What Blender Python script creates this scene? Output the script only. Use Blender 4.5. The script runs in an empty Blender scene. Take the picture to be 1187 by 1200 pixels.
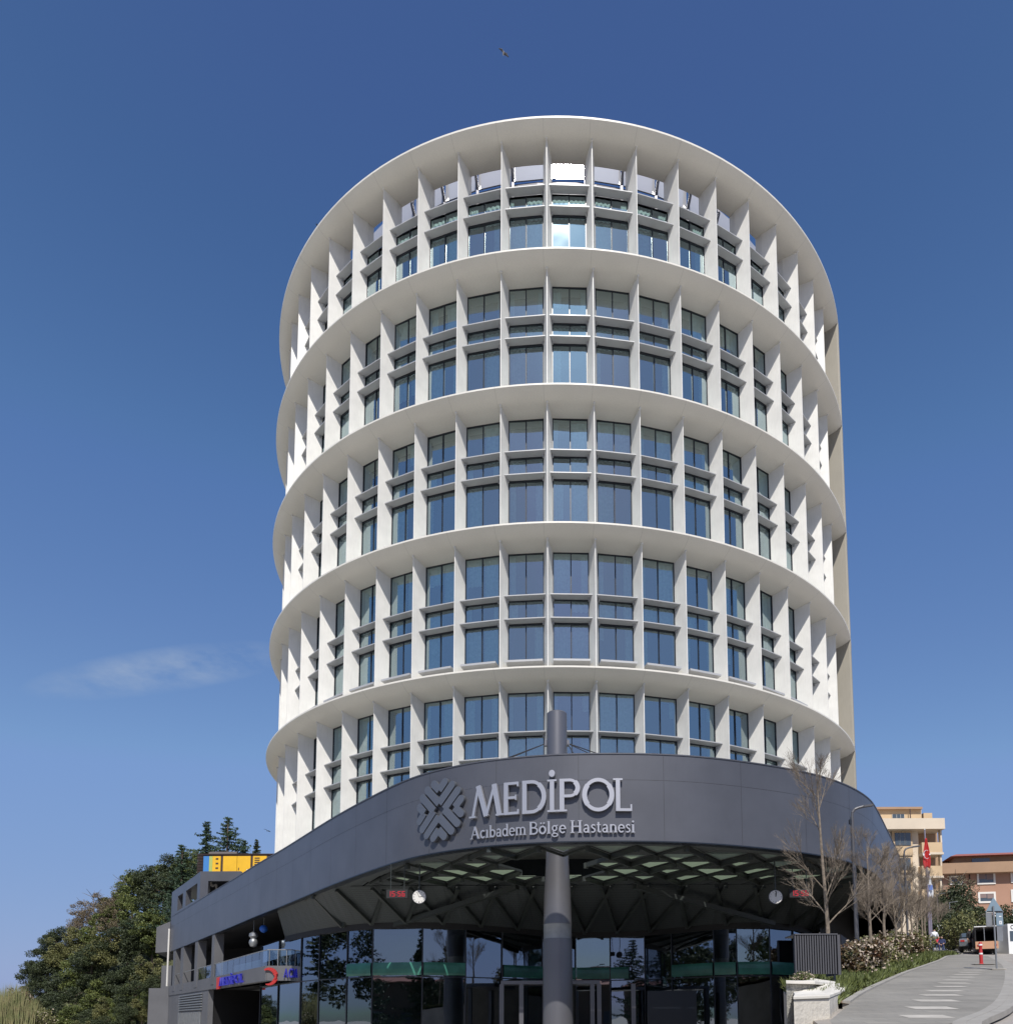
import bpy, bmesh, math, random
from math import sin, cos, tan, pi, radians, atan2, hypot, sqrt
from mathutils import Vector, Matrix
import numpy as np

C = bpy.context.scene
COL = C.collection
random.seed(7)

# ------------------------------------------------------------------ camera, light, sky, exposure
F_, XP, YP, TH, RO = 937.25, 666.12, 1105.57, 0.095131, 0.0048228
cam = bpy.data.cameras.new("camera")
co = bpy.data.objects.new("camera", cam)
COL.objects.link(co)
Uh = Vector((0, -sin(TH), cos(TH)))
Fw = Vector((0, cos(TH), sin(TH)))
Xh = Vector((1, 0, 0))
Rg = Xh * cos(RO) - Uh * sin(RO)
Up = Xh * sin(RO) + Uh * cos(RO)
M3 = Matrix((Rg, Up, -Fw)).transposed()
co.matrix_world = M3.to_4x4()
cam.sensor_fit = 'HORIZONTAL'
cam.sensor_width = 36
cam.lens = F_ * 36 / 1187
cam.shift_x = (593.5 - XP) / 1187
cam.shift_y = (YP - 600) / 1187
cam.clip_start = 0.1
cam.clip_end = 6000
C.camera = co

SUN_EL, SUN_AZ = radians(49.7), radians(4)      # azimuth measured from -Y (behind the camera) towards +X
sd = Vector((sin(SUN_AZ) * cos(SUN_EL), -cos(SUN_AZ) * cos(SUN_EL), sin(SUN_EL)))
sl = bpy.data.lights.new("sun", 'SUN')
sl.energy = 4.9
sl.angle = radians(0.5)
sl.color = (1.0, 0.955, 0.88)
so = bpy.data.objects.new("sun", sl)
so.rotation_euler = sd.to_track_quat('Z', 'Y').to_euler()
so.location = (0, 0, 100)
COL.objects.link(so)

W = bpy.data.worlds.new("World")
C.world = W
W.use_nodes = True
nt = W.node_tree
bg = nt.nodes['Background']
sky = nt.nodes.new('ShaderNodeTexSky')
sky.sky_type = 'NISHITA'
sky.sun_disc = False
sky.sun_elevation = SUN_EL
sky.sun_rotation = pi - SUN_AZ
sky.altitude = 100
sky.air_density = 1.0
sky.dust_density = 1.3
sky.ozone_density = 8.0
bg.inputs['Strength'].default_value = 0.11
# a thin wisp of cloud, low on the left
tc = nt.nodes.new('ShaderNodeTexCoord')
def wn(t, **k):
    n = nt.nodes.new(t)
    for a, b in k.items():
        setattr(n, a, b)
    return n
mp = wn('ShaderNodeMapping')
mp.inputs['Scale'].default_value = (9, 9, 22)
mp.inputs['Rotation'].default_value = (0, radians(8), 0)
nt.links.new(tc.outputs['Generated'], mp.inputs['Vector'])
nz = wn('ShaderNodeTexNoise')
nz.inputs['Scale'].default_value = 1.3
nz.inputs['Detail'].default_value = 9
nz.inputs['Roughness'].default_value = 0.62
nt.links.new(mp.outputs['Vector'], nz.inputs['Vector'])
# direction mask: distance along/across an axis through the cloud
cdir = Vector((-0.435, 0.84, 0.382)).normalized()
def dotn(v):
    d = wn('ShaderNodeVectorMath', operation='DOT_PRODUCT')
    nt.links.new(tc.outputs['Generated'], d.inputs[0])
    d.inputs[1].default_value = v
    return d.outputs['Value']
def mth(op, a, b=None, cl=False):
    n = wn('ShaderNodeMath', operation=op)
    n.use_clamp = cl
    for i, v in enumerate((a, b)):
        if v is None:
            continue
        if isinstance(v, (int, float)):
            n.inputs[i].default_value = v
        else:
            nt.links.new(v, n.inputs[i])
    return n.outputs[0]
right = Vector((cdir.y, -cdir.x, 0)).normalized()
upv = right.cross(cdir).normalized()
ax = (right * cos(radians(19)) + upv * sin(radians(19)))
bx_ = (upv * cos(radians(19)) - right * sin(radians(19)))
du = mth('DIVIDE', dotn(ax), 0.14)
dv = mth('DIVIDE', dotn(bx_), 0.024)
r2 = mth('ADD', mth('MULTIPLY', du, du), mth('MULTIPLY', dv, dv))
fall = mth('SUBTRACT', 1.0, r2, True)
front = mth('GREATER_THAN', dotn(cdir), 0.5)
cl = mth('MULTIPLY', mth('MULTIPLY', fall, front), mth('MULTIPLY', mth('SUBTRACT', nz.outputs[0], 0.36), 2.2, True))
mix = wn('ShaderNodeMixRGB')
nt.links.new(cl, mix.inputs[0])
# tone curve of the clear sky (deeper blue overhead, softer at the horizon)
def vscale(src, k):
    v = wn('ShaderNodeVectorMath', operation='SCALE')
    nt.links.new(src, v.inputs[0])
    v.inputs['Scale'].default_value = k
    return v.outputs[0]
cv = wn('ShaderNodeRGBCurve')
CUR = [[(.058, .054), (.072, .090), (.098, .132), (.136, .195), (.397, .325), (1, .60)],
       [(.109, .110), (.136, .178), (.184, .235), (.25, .325), (.631, .43), (1, .72)],
       [(.254, .305), (.309, .425), (.397, .505), (.514, .62), (.879, .66), (1, .78)]]
for k, pts in enumerate(CUR):
    c = cv.mapping.curves[k]
    c.points[0].location = (0, 0)
    c.points[-1].location = pts[-1]
    for p in pts[:-1]:
        c.points.new(*p)
    for p in c.points:
        p.handle_type = 'VECTOR'
cv.mapping.update()
nt.links.new(vscale(sky.outputs[0], .11), cv.inputs['Color'])
nt.links.new(vscale(cv.outputs[0], 1 / .11), mix.inputs[1])
mix.inputs[2].default_value = (3.2, 4.0, 5.4, 1)
nt.links.new(mix.outputs[0], bg.inputs['Color'])

C.view_settings.view_transform = 'Standard'
C.view_settings.look = 'None'
C.view_settings.exposure = 0.0
C.view_settings.gamma = 1.0
C.render.engine = 'CYCLES'
C.cycles.max_bounces = 8
C.cycles.transparent_max_bounces = 12

# ------------------------------------------------------------------ survey helpers
def ray(x, y):
    a = (x - XP) / F_
    b = (YP - y) / F_
    X = a * cos(RO) + b * sin(RO)
    u = -a * sin(RO) + b * cos(RO)
    return Vector((X, cos(TH) - u * sin(TH), sin(TH) + u * cos(TH)))
def at(x, y, Y):                       # the point at distance Y seen at survey mark (x, y)
    r = ray(x, y)
    return r * (Y / r.y)
SL0, SL1 = -1.6, 0.1067
def street_z(Y):
    return SL0 + SL1 * min(Y, 110)
def on_street(x, y, dz=0.0):
    r = ray(x, y)
    t = (SL0 + dz) / (r.z - SL1 * r.y)
    return r * t

# ------------------------------------------------------------------ materials
MATS = {}
def mat(name, col, rough=0.6, metal=0.0, var=0.0, vscale=3.0, bump=0.0, bscale=20.0, spec=0.5, emit=None, estr=1.0,
        col2=None, detail=4):
    m = bpy.data.materials.new(name)
    m.use_nodes = True
    n = m.node_tree
    p = n.nodes['Principled BSDF']
    p.inputs['Roughness'].default_value = rough
    p.inputs['Metallic'].default_value = metal
    p.inputs['Specular IOR Level'].default_value = spec
    c1 = (*col, 1)
    if var > 0 or col2:
        t = n.nodes.new('ShaderNodeTexCoord')
        z = n.nodes.new('ShaderNodeTexNoise')
        z.inputs['Scale'].default_value = vscale
        z.inputs['Detail'].default_value = detail
        n.links.new(t.outputs['Object'], z.inputs['Vector'])
        r = n.nodes.new('ShaderNodeValToRGB')
        r.color_ramp.elements[0].position = 0.32
        r.color_ramp.elements[1].position = 0.68
        if col2:
            r.color_ramp.elements[0].color = c1
            r.color_ramp.elements[1].color = (*col2, 1)
        else:
            r.color_ramp.elements[0].color = (*[c * (1 - var) for c in col], 1)
            r.color_ramp.elements[1].color = (*[min(1, c * (1 + var)) for c in col], 1)
        n.links.new(z.outputs[0], r.inputs[0])
        n.links.new(r.outputs[0], p.inputs['Base Color'])
    else:
        p.inputs['Base Color'].default_value = c1
    if bump > 0:
        t = n.nodes.new('ShaderNodeTexCoord')
        z = n.nodes.new('ShaderNodeTexNoise')
        z.inputs['Scale'].default_value = bscale
        z.inputs['Detail'].default_value = 5
        n.links.new(t.outputs['Object'], z.inputs['Vector'])
        b = n.nodes.new('ShaderNodeBump')
        b.inputs['Strength'].default_value = bump
        b.inputs['Distance'].default_value = 0.05
        n.links.new(z.outputs[0], b.inputs['Height'])
        n.links.new(b.outputs[0], p.inputs['Normal'])
    if emit:
        p.inputs['Emission Color'].default_value = (*emit, 1)
        p.inputs['Emission Strength'].default_value = estr
    MATS[name] = m
    return m

mat('white_panel', (0.70, 0.69, 0.655), 0.5, var=0.06, vscale=0.9)
mat('ring_panel', (0.68, 0.655, 0.59), 0.42, var=0.04, vscale=0.3)
mat('beige_shade_panel', (0.33, 0.305, 0.255), 0.5, var=0.05, vscale=0.4)  # beige cladding, darkened so the flank's shade sits in its colour
mat('shelf_grey', (0.38, 0.385, 0.395), 0.4, metal=0.1, var=0.05, vscale=1.2)
mat('frame_dark', (0.010, 0.014, 0.022), 0.35)
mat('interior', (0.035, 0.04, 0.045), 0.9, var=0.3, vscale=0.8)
mat('curtain', (0.62, 0.68, 0.64), 0.9, var=0.12, vscale=6)
mat('mirror_metal', (0.50, 0.50, 0.52), 0.10, metal=0.35, spec=.5)
mat('bracket', (0.07, 0.07, 0.085), 0.4, metal=0.4)
mat('slate', (0.092, 0.095, 0.110), 0.40, metal=0.3, var=0.10, vscale=0.5)
mat('slate_wall', (0.105, 0.106, 0.115), 0.62, var=0.1, vscale=0.5)
mat('seam', (0.02, 0.02, 0.024), 0.6)
mat('letter_metal', (0.44, 0.44, 0.465), 0.36, metal=0.6)
mat('emblem_metal', (0.16, 0.17, 0.19), 0.4, metal=0.6)
mat('roof_gravel', (0.52, 0.50, 0.45), 0.9, var=0.12, vscale=2)
mat('beam_dark', (0.03, 0.036, 0.034), 0.5)
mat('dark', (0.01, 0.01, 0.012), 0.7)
mat('column_paint', (0.155, 0.155, 0.17), 0.36, metal=0.5, var=0.05, vscale=0.6)
mat('teal', (0.04, 0.16, 0.125), 0.25, var=0.3, vscale=0.9)
mat('concrete', (0.33, 0.32, 0.30), 0.85, var=0.12, vscale=1.5, bump=0.3, bscale=30)
mat('rough_concrete', (0.36, 0.35, 0.32), 0.9, var=0.3, vscale=14, bump=1.0, bscale=40)
mat('stone_cap', (0.62, 0.59, 0.53), 0.7, var=0.08, vscale=1.4)
mat('stone_side', (0.60, 0.56, 0.49), 0.75, var=0.12, vscale=2.0, bump=0.4, bscale=12)
mat('stripe', (0.40, 0.375, 0.335), 0.85, var=0.12, vscale=3)
mat('kerb', (0.29, 0.275, 0.25), 0.85, var=0.12, vscale=2)
mat('asphalt', (0.30, 0.275, 0.25), 0.9, var=0.12, vscale=1.2, bump=0.3, bscale=60)
mat('soil', (0.16, 0.11, 0.07), 0.95, var=0.35, vscale=3)
mat('far_ground', (0.16, 0.17, 0.12), 0.95, var=0.3, vscale=0.05)
mat('plaza', (0.42, 0.395, 0.35), 0.85, var=0.1, vscale=0.4)
mat('hill_soil', (0.06, 0.065, 0.03), 0.95, var=0.4, vscale=0.5)
mat('bark_pale', (0.185, 0.15, 0.115), 0.9, var=0.3, vscale=12)
mat('bark_dark', (0.10, 0.075, 0.055), 0.9, var=0.3, vscale=6)
mat('leaf_dark', (0.020, 0.031, 0.011), 0.65, col2=(0.05, 0.066, 0.02), vscale=0.7)
mat('leaf_cedar', (0.02, 0.042, 0.024), 0.65, col2=(0.045, 0.08, 0.035), vscale=0.7)
mat('leaf_mid', (0.055, 0.08, 0.018), 0.65, col2=(0.14, 0.16, 0.035), vscale=0.6)
mat('leaf_olive', (0.08, 0.09, 0.028), 0.65, col2=(0.17, 0.165, 0.055), vscale=0.6)
mat('leaf_brown', (0.10, 0.08, 0.045), 0.7, col2=(0.20, 0.155, 0.10), vscale=0.8)
mat('leaf_red', (0.12, 0.045, 0.022), 0.6, col2=(0.06, 0.08, 0.025), vscale=2.5)
mat('blossom', (0.42, 0.34, 0.27), 0.8)
mat('leaf_bed', (0.045, 0.062, 0.015), 0.65, col2=(0.14, 0.165, 0.04), vscale=5)
mat('pale_grass', (0.20, 0.175, 0.085), 0.8, col2=(0.10, 0.12, 0.04), vscale=1.5)
mat('yellow_paint', (0.75, 0.43, 0.02), 0.45, var=0.06, vscale=1)
mat('green_paint', (0.40, 0.45, 0.12), 0.45)
mat('blue_paint', (0.05, 0.2, 0.5), 0.45)
mat('brown_metal', (0.05, 0.03, 0.025), 0.5)
mat('duct', (0.09, 0.075, 0.07), 0.55)
mat('render_white', (0.62, 0.60, 0.57), 0.8, var=0.06, vscale=0.6)
mat('render_beige', (0.54, 0.40, 0.25), 0.85, var=0.07, vscale=0.4)
mat('render_cream', (0.62, 0.53, 0.42), 0.85, var=0.05, vscale=0.4)
mat('render_orange', (0.37, 0.215, 0.15), 0.85, var=0.08, vscale=0.3)
mat('render_tan', (0.34, 0.22, 0.14), 0.85, var=0.08, vscale=0.4)
mat('roof_red', (0.28, 0.095, 0.07), 0.8, var=0.15, vscale=1.5)
mat('window_glass', (0.06, 0.08, 0.10), 0.1, spec=0.9)
mat('shutter', (0.22, 0.16, 0.15), 0.7)
mat('white_trim', (0.68, 0.66, 0.62), 0.7)
mat('galv', (0.28, 0.29, 0.30), 0.45, metal=0.6, var=0.1, vscale=3)
mat('galv_blue', (0.24, 0.32, 0.38), 0.45, metal=0.4)
mat('pole_grey', (0.085, 0.085, 0.095), 0.5, metal=0.3)
mat('pole_mauve', (0.20, 0.18, 0.24), 0.5)
mat('red', (0.40, 0.02, 0.02), 0.5)
mat('flag_white', (0.70, 0.72, 0.76), 0.8)
mat('flag_blue', (0.10, 0.16, 0.40), 0.8)
mat('white_paint', (0.75, 0.75, 0.74), 0.35)
mat('car_grey', (0.20, 0.21, 0.22), 0.3, metal=0.5)
mat('rubber', (0.02, 0.02, 0.02), 0.8)
mat('orange_paint', (0.50, 0.28, 0.17), 0.5)
mat('skin', (0.45, 0.28, 0.2), 0.6)
mat('navy', (0.02, 0.03, 0.09), 0.8)
mat('black_cloth', (0.015, 0.015, 0.018), 0.85)
mat('denim', (0.06, 0.09, 0.16), 0.85)
mat('red_cloth', (0.5, 0.03, 0.05), 0.8)
mat('hair', (0.02, 0.015, 0.012), 0.7)
mat('led_red', (0.02, 0.0, 0.0), 0.5, emit=(1.0, 0.02, 0.05), estr=0.5)
mat('neon_red', (0.25, 0.02, 0.02), 0.5, emit=(0.9, 0.03, 0.02), estr=0.2)
mat('neon_blue', (0.02, 0.02, 0.16), 0.5, emit=(0.02, 0.02, 0.8), estr=0.22)
mat('blue_ball', (0.02, 0.12, 0.5), 0.5)
mat('gull_white', (0.55, 0.55, 0.55), 0.8)
mat('gull_grey', (0.12, 0.12, 0.13), 0.8)

def mk(name):
    m = bpy.data.materials.new(name)
    m.use_nodes = True
    MATS[name] = m
    return m, m.node_tree
# coated glazing: reflects part of the sky, lets the room show
def glass(name, tint, refl, gcol, rough=0.015, wob=0.012):
    m, n = mk(name)
    out = n.nodes['Material Output']
    n.nodes.remove(n.nodes['Principled BSDF'])
    tr = n.nodes.new('ShaderNodeBsdfTransparent')
    tr.inputs[0].default_value = (*tint, 1)
    gl = n.nodes.new('ShaderNodeBsdfGlossy')
    gl.inputs['Color'].default_value = (*gcol, 1)
    gl.inputs['Roughness'].default_value = rough
    fr = n.nodes.new('ShaderNodeFresnel')
    fr.inputs['IOR'].default_value = 1.5
    ma = n.nodes.new('ShaderNodeMath')
    ma.operation = 'ADD'
    ma.use_clamp = True
    ma.inputs[1].default_value = refl
    n.links.new(fr.outputs[0], ma.inputs[0])
    mx = n.nodes.new('ShaderNodeMixShader')
    n.links.new(ma.outputs[0], mx.inputs[0])
    n.links.new(tr.outputs[0], mx.inputs[1])
    n.links.new(gl.outputs[0], mx.inputs[2])
    n.links.new(mx.outputs[0], out.inputs[0])
    if wob:
        t = n.nodes.new('ShaderNodeTexCoord')
        z = n.nodes.new('ShaderNodeTexNoise')
        z.inputs['Scale'].default_value = 0.55
        z.inputs['Detail'].default_value = 1
        n.links.new(t.outputs['Object'], z.inputs['Vector'])
        b = n.nodes.new('ShaderNodeBump')
        b.inputs['Strength'].default_value = 1.0
        b.inputs['Distance'].default_value = wob
        n.links.new(z.outputs[0], b.inputs['Height'])
        n.links.new(b.outputs[0], gl.inputs['Normal'])
glass('tower_glass', (0.52, 0.72, 0.74), 0.36, (0.80, 0.97, 1.0), rough=.03, wob=.010)
glass('lobby_glass', (0.22, 0.36, 0.36), 0.28, (0.66, 0.74, 0.84), wob=0.006)
glass('rail_glass', (0.6, 0.68, 0.70), 0.10, (0.9, 0.95, 1.0))

# perforated ceiling mesh and translucent skylight
m, n = mk('perforated')
p = n.nodes['Principled BSDF']
p.inputs['Roughness'].default_value = 0.7
t = n.nodes.new('ShaderNodeTexCoord')
v = n.nodes.new('ShaderNodeTexVoronoi')
v.inputs['Scale'].default_value = 13
v.inputs['Randomness'].default_value = 0.15
n.links.new(t.outputs['Object'], v.inputs['Vector'])
r = n.nodes.new('ShaderNodeValToRGB')
r.color_ramp.elements[0].position = 0.26
r.color_ramp.elements[0].color = (0.005, 0.006, 0.006, 1)
r.color_ramp.elements[1].position = 0.34
r.color_ramp.elements[1].color = (0.055, 0.065, 0.068, 1)
n.links.new(v.outputs['Distance'], r.inputs[0])
n.links.new(r.outputs[0], p.inputs['Base Color'])
m, n = mk('skylight')
n.nodes.remove(n.nodes['Principled BSDF'])
tl = n.nodes.new('ShaderNodeBsdfTranslucent')
tl.inputs[0].default_value = (0.42, 0.48, 0.40, 1)
df = n.nodes.new('ShaderNodeBsdfDiffuse')
df.inputs[0].default_value = (0.45, 0.5, 0.42, 1)
mx = n.nodes.new('ShaderNodeMixShader')
mx.inputs[0].default_value = 0.7
n.links.new(df.outputs[0], mx.inputs[1])
n.links.new(tl.outputs[0], mx.inputs[2])
n.links.new(mx.outputs[0], n.nodes['Material Output'].inputs[0])

def add_joints(name, step, wid, dark):
    m = MATS[name]; n = m.node_tree; p = n.nodes['Principled BSDF']
    src = p.inputs['Base Color'].links[0].from_socket
    t = n.nodes.new('ShaderNodeTexCoord'); sp = n.nodes.new('ShaderNodeSeparateXYZ')
    n.links.new(t.outputs['Object'], sp.inputs[0])
    def m_(op, a, b=None):
        q = n.nodes.new('ShaderNodeMath'); q.operation = op
        for i, v in enumerate((a, b)):
            if v is None: continue
            if isinstance(v, (int, float)): q.inputs[i].default_value = v
            else: n.links.new(v, q.inputs[i])
        return q.outputs[0]
    ang = m_('ARCTAN2', sp.outputs['X'], m_('MULTIPLY', sp.outputs['Y'], -1.0))
    fr = m_('FRACT', m_('ADD', m_('DIVIDE', ang, step), 100.28))
    line = m_('LESS_THAN', fr, wid)
    # rain streaks running down
    st = n.nodes.new('ShaderNodeTexNoise'); mp_ = n.nodes.new('ShaderNodeMapping')
    mp_.inputs['Scale'].default_value = (3.5, 3.5, .35)
    n.links.new(t.outputs['Object'], mp_.inputs['Vector']); n.links.new(mp_.outputs[0], st.inputs['Vector'])
    st.inputs['Detail'].default_value = 6
    rr_ = n.nodes.new('ShaderNodeMapRange'); rr_.inputs[1].default_value = .45; rr_.inputs[2].default_value = .75; rr_.inputs[3].default_value = 1.0; rr_.inputs[4].default_value = .93
    n.links.new(st.outputs[0], rr_.inputs[0])
    k = m_('MULTIPLY', m_('SUBTRACT', 1.0, m_('MULTIPLY', line, dark)), rr_.outputs[0])
    mx_ = n.nodes.new('ShaderNodeMixRGB'); mx_.blend_type = 'MULTIPLY'; mx_.inputs[0].default_value = 1.0
    n.links.new(src, mx_.inputs[1]); n.links.new(k, mx_.inputs[2]); n.links.new(mx_.outputs[0], p.inputs['Base Color'])
add_joints('ring_panel', 0.121668, .010, .18)
add_joints('white_panel', 0.121668, .0, .0)
add_joints('beige_shade_panel', 0.121668, .02, .25)
# paved footway: small slabs with slight tone changes
m, n = mk('paving')
p = n.nodes['Principled BSDF']
p.inputs['Roughness'].default_value = 0.85
t = n.nodes.new('ShaderNodeTexCoord')
b = n.nodes.new('ShaderNodeTexBrick')
b.inputs['Color1'].default_value = (0.225, 0.213, 0.19, 1)
b.inputs['Color2'].default_value = (0.262, 0.247, 0.218, 1)
b.inputs['Mortar'].default_value = (0.17, 0.165, 0.155, 1)
b.inputs['Scale'].default_value = 1.0
b.inputs['Mortar Size'].default_value = 0.008
b.inputs['Brick Width'].default_value = 0.6
b.inputs['Row Height'].default_value = 0.3
n.links.new(t.outputs['Object'], b.inputs['Vector'])
z = n.nodes.new('ShaderNodeTexNoise')
z.inputs['Scale'].default_value = 0.55
z.inputs['Detail'].default_value = 10
z.inputs['Roughness'].default_value = .68
n.links.new(t.outputs['Object'], z.inputs['Vector'])
mxr = n.nodes.new('ShaderNodeMixRGB')
mxr.blend_type = 'MULTIPLY'
mxr.inputs[0].default_value = 0.6
rr = n.nodes.new('ShaderNodeValToRGB')
rr.color_ramp.elements[0].position = 0.3
rr.color_ramp.elements[0].color = (0.5, 0.5, 0.49, 1)
rr.color_ramp.elements[1].position = 0.62
n.links.new(z.outputs[0], rr.inputs[0])
n.links.new(b.outputs[0], mxr.inputs[1])
n.links.new(rr.outputs[0], mxr.inputs[2])
n.links.new(mxr.outputs[0], p.inputs['Base Color'])

# ------------------------------------------------------------------ mesh helpers
def tag(o, label=None, cat=None, group=None, kind=None):
    if label: o['label'] = label
    if cat: o['category'] = cat
    if group: o['group'] = group
    if kind: o['kind'] = kind
    return o
def empty(name, loc=(0, 0, 0), rz=0.0):
    o = bpy.data.objects.new(name, None)
    o.empty_display_size = 0.3
    o.location = loc
    o.rotation_euler = (0, 0, rz)
    COL.objects.link(o)
    return o
class MB:
    def __init__(s):
        s.v = []; s.f = []; s.mi = []; s.m = 0
    def add(s, vs, fs):
        b = len(s.v)
        s.v += [tuple(q) for q in vs]
        s.f += [tuple(b + i for i in q) for q in fs]
        s.mi += [s.m] * len(fs)
        return s
    def box(s, x0, x1, y0, y1, z0, z1, M=None):
        vs = [Vector(q) for q in ((x0, y0, z0), (x1, y0, z0), (x1, y1, z0), (x0, y1, z0), (x0, y0, z1), (x1, y0, z1), (x1, y1, z1), (x0, y1, z1))]
        if M: vs = [M @ q for q in vs]
        return s.add(vs, [(0, 3, 2, 1), (4, 5, 6, 7), (0, 1, 5, 4), (1, 2, 6, 5), (2, 3, 7, 6), (3, 0, 4, 7)])
    def quadbar(s, a, b, w, h):
        a = Vector(a); b = Vector(b)
        d = (b - a).normalized()
        up = Vector((0, 0, 1)) if abs(d.z) < 0.95 else Vector((0, 1, 0))
        x = d.cross(up).normalized() * w / 2
        u = x.cross(d).normalized() * h / 2
        vs = [a - x - u, a + x - u, a + x + u, a - x + u, b - x - u, b + x - u, b + x + u, b - x + u]
        return s.add(vs, [(0, 1, 2, 3), (7, 6, 5, 4), (0, 4, 5, 1), (1, 5, 6, 2), (2, 6, 7, 3), (3, 7, 4, 0)])
    def tube(s, a, b, r0, r1=None, n=8, caps=True):
        a = Vector(a); b = Vector(b)
        r1 = r0 if r1 is None else r1
        d = (b - a)
        if d.length < 1e-6: return s
        d.normalize()
        x = d.orthogonal().normalized(); y = d.cross(x)
        vs = []
        for c, r in ((a, r0), (b, r1)):
            for k in range(n):
                t = 2 * pi * k / n
                vs.append(c + x * (r * cos(t)) + y * (r * sin(t)))
        fs = [(k, (k + 1) % n, n + (k + 1) % n, n + k) for k in range(n)]
        if caps: fs += [tuple(range(n))[::-1], tuple(range(n, 2 * n))]
        return s.add(vs, fs)
    def path(s, pts, r, n=8):
        for i in range(len(pts) - 1):
            s.tube(pts[i], pts[i + 1], r, r, n)
        return s
    def lathe(s, prof, c=(0, 0), a0=0.0, a1=2 * pi, n=96, closed=False):
        """prof: list of (R, z); angle a measured from -Y towards +X"""
        full = abs(a1 - a0 - 2 * pi) < 1e-6
        m_ = n if full else n + 1
        vs = []
        for k in range(m_):
            a = a0 + (a1 - a0) * k / n
            for R, z in prof:
                vs.append((c[0] + R * sin(a), c[1] - R * cos(a), z))
        L = len(prof)
        fs = []
        e = L if closed else L - 1
        for k in range(n):
            k2 = (k + 1) % m_
            for j in range(e):
                j2 = (j + 1) % L
                fs.append((k * L + j, k2 * L + j, k2 * L + j2, k * L + j2))
        if closed and not full:
            fs.append(tuple(range(L)))
            fs.append(tuple((m_ - 1) * L + j for j in range(L))[::-1])
        return s.add(vs, fs)
    def prism(s, poly, z0, z1):
        n = len(poly)
        vs = [(x, y, z0) for x, y in poly] + [(x, y, z1) for x, y in poly]
        return s.add(vs, [tuple(range(n))[::-1], tuple(range(n, 2 * n))] + [(k, (k + 1) % n, n + (k + 1) % n, n + k) for k in range(n)])
    def build(s, name, m, parent=None, smooth=False, recalc=True, bevel=0, loc=None):
        me = bpy.data.meshes.new(name)
        me.from_pydata(s.v, [], s.f)
        ms = m if isinstance(m, (list, tuple)) else [m]
        for q in ms: me.materials.append(MATS[q])
        if len(ms) > 1: me.polygons.foreach_set('material_index', s.mi)
        if recalc:
            bm = bmesh.new(); bm.from_mesh(me)
            bmesh.ops.recalc_face_normals(bm, faces=bm.faces)
            bm.to_mesh(me); bm.free()
        if smooth:
            me.polygons.foreach_set('use_smooth', [True] * len(me.polygons))
            try: me.set_sharp_from_angle(angle=radians(40))
            except Exception: pass
        me.update()
        o = bpy.data.objects.new(name, me)
        COL.objects.link(o)
        if parent: o.parent = parent
        if loc: o.location = loc
        if bevel:
            b = o.modifiers.new('bevel', 'BEVEL'); b.width = bevel; b.segments = 2; b.limit_method = 'ANGLE'
        return o
def copy_tree(o, parent=None):
    c = o.copy(); COL.objects.link(c)
    if parent: c.parent = parent
    for ch in list(o.children): copy_tree(ch, c)
    return c

# ------------------------------------------------------------------ plan curve of the grey fascia
FP = [(-40.26, 80.41), (-34.3, 72.1), (-28.8, 64.3), (-24.8, 58.7), (-21.05, 53.3), (-17.7, 48.7), (-14.9, 44.7), (-12.1, 40.7), (-9.45, 37.2), (-6.9, 34.15), (-4.8, 32.55),
      (-3.0, 31.68), (-0.85, 31.12), (0.9, 30.97), (2.8, 31.0), (4.8, 31.27), (7, 31.95), (9.8, 33.25), (12.2, 35.0), (14.3, 37.4), (15.9, 40.2), (18.5, 45.3), (22.1, 52.5), (25.2, 60.0), (27.4, 68.0), (28.5, 76)]
def spline(P, sub=8):
    out = []
    P = [Vector(p) for p in P]
    for i in range(len(P) - 1):
        p0 = P[max(i - 1, 0)]; p1 = P[i]; p2 = P[i + 1]; p3 = P[min(i + 2, len(P) - 1)]
        for k in range(sub):
            t = k / sub
            out.append(0.5 * ((2 * p1) + (p2 - p0) * t + (2 * p0 - 5 * p1 + 4 * p2 - p3) * t * t + (3 * p1 - p0 - 3 * p2 + p3) * t ** 3))
    out.append(P[-1])
    return out
FC = spline(FP)
for _ in range(6):
    FC = [FC[0]] + [(FC[i - 1] + FC[i] * 2 + FC[i + 1]) / 4 for i in range(1, len(FC) - 1)] + [FC[-1]]
FS = [0.0]
for i in range(1, len(FC)): FS.append(FS[-1] + (FC[i] - FC[i - 1]).length)
def f_at(s, off=0.0):
    s = min(max(s, 0), FS[-1] - 1e-4)
    lo, hi = 0, len(FS) - 1
    while hi - lo > 1:
        m_ = (lo + hi) // 2
        if FS[m_] <= s: lo = m_
        else: hi = m_
    t = (s - FS[lo]) / (FS[hi] - FS[lo])
    p = FC[lo].lerp(FC[hi], t)
    i0, i1 = max(lo - 1, 0), min(hi + 1, len(FC) - 1)
    d = (FC[i1] - FC[i0]).normalized()
    nrm = Vector((d.y, -d.x))            # outwards, to the street
    return p + nrm * off, d, nrm
def f_near(x, y):
    b = min(range(len(FC)), key=lambda i: (FC[i].x - x) ** 2 + (FC[i].y - y) ** 2)
    return FS[b]
Z_FB, Z_FT = 7.0, 10.5
def fascia_pt(u, z, off):
    p, d, nrm = f_at(u, off)
    return (p.x, p.y, z)

# ================================================================== GROUND AND STREET
g = MB()
g.add([(-1500, -1500, -2.2), (1500, -1500, -2.2), (1500, 1500, -2.2), (-1500, 1500, -2.2)], [(0, 1, 2, 3)])
tag(g.build('ground', 'plaza', recalc=False), kind='structure')

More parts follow.
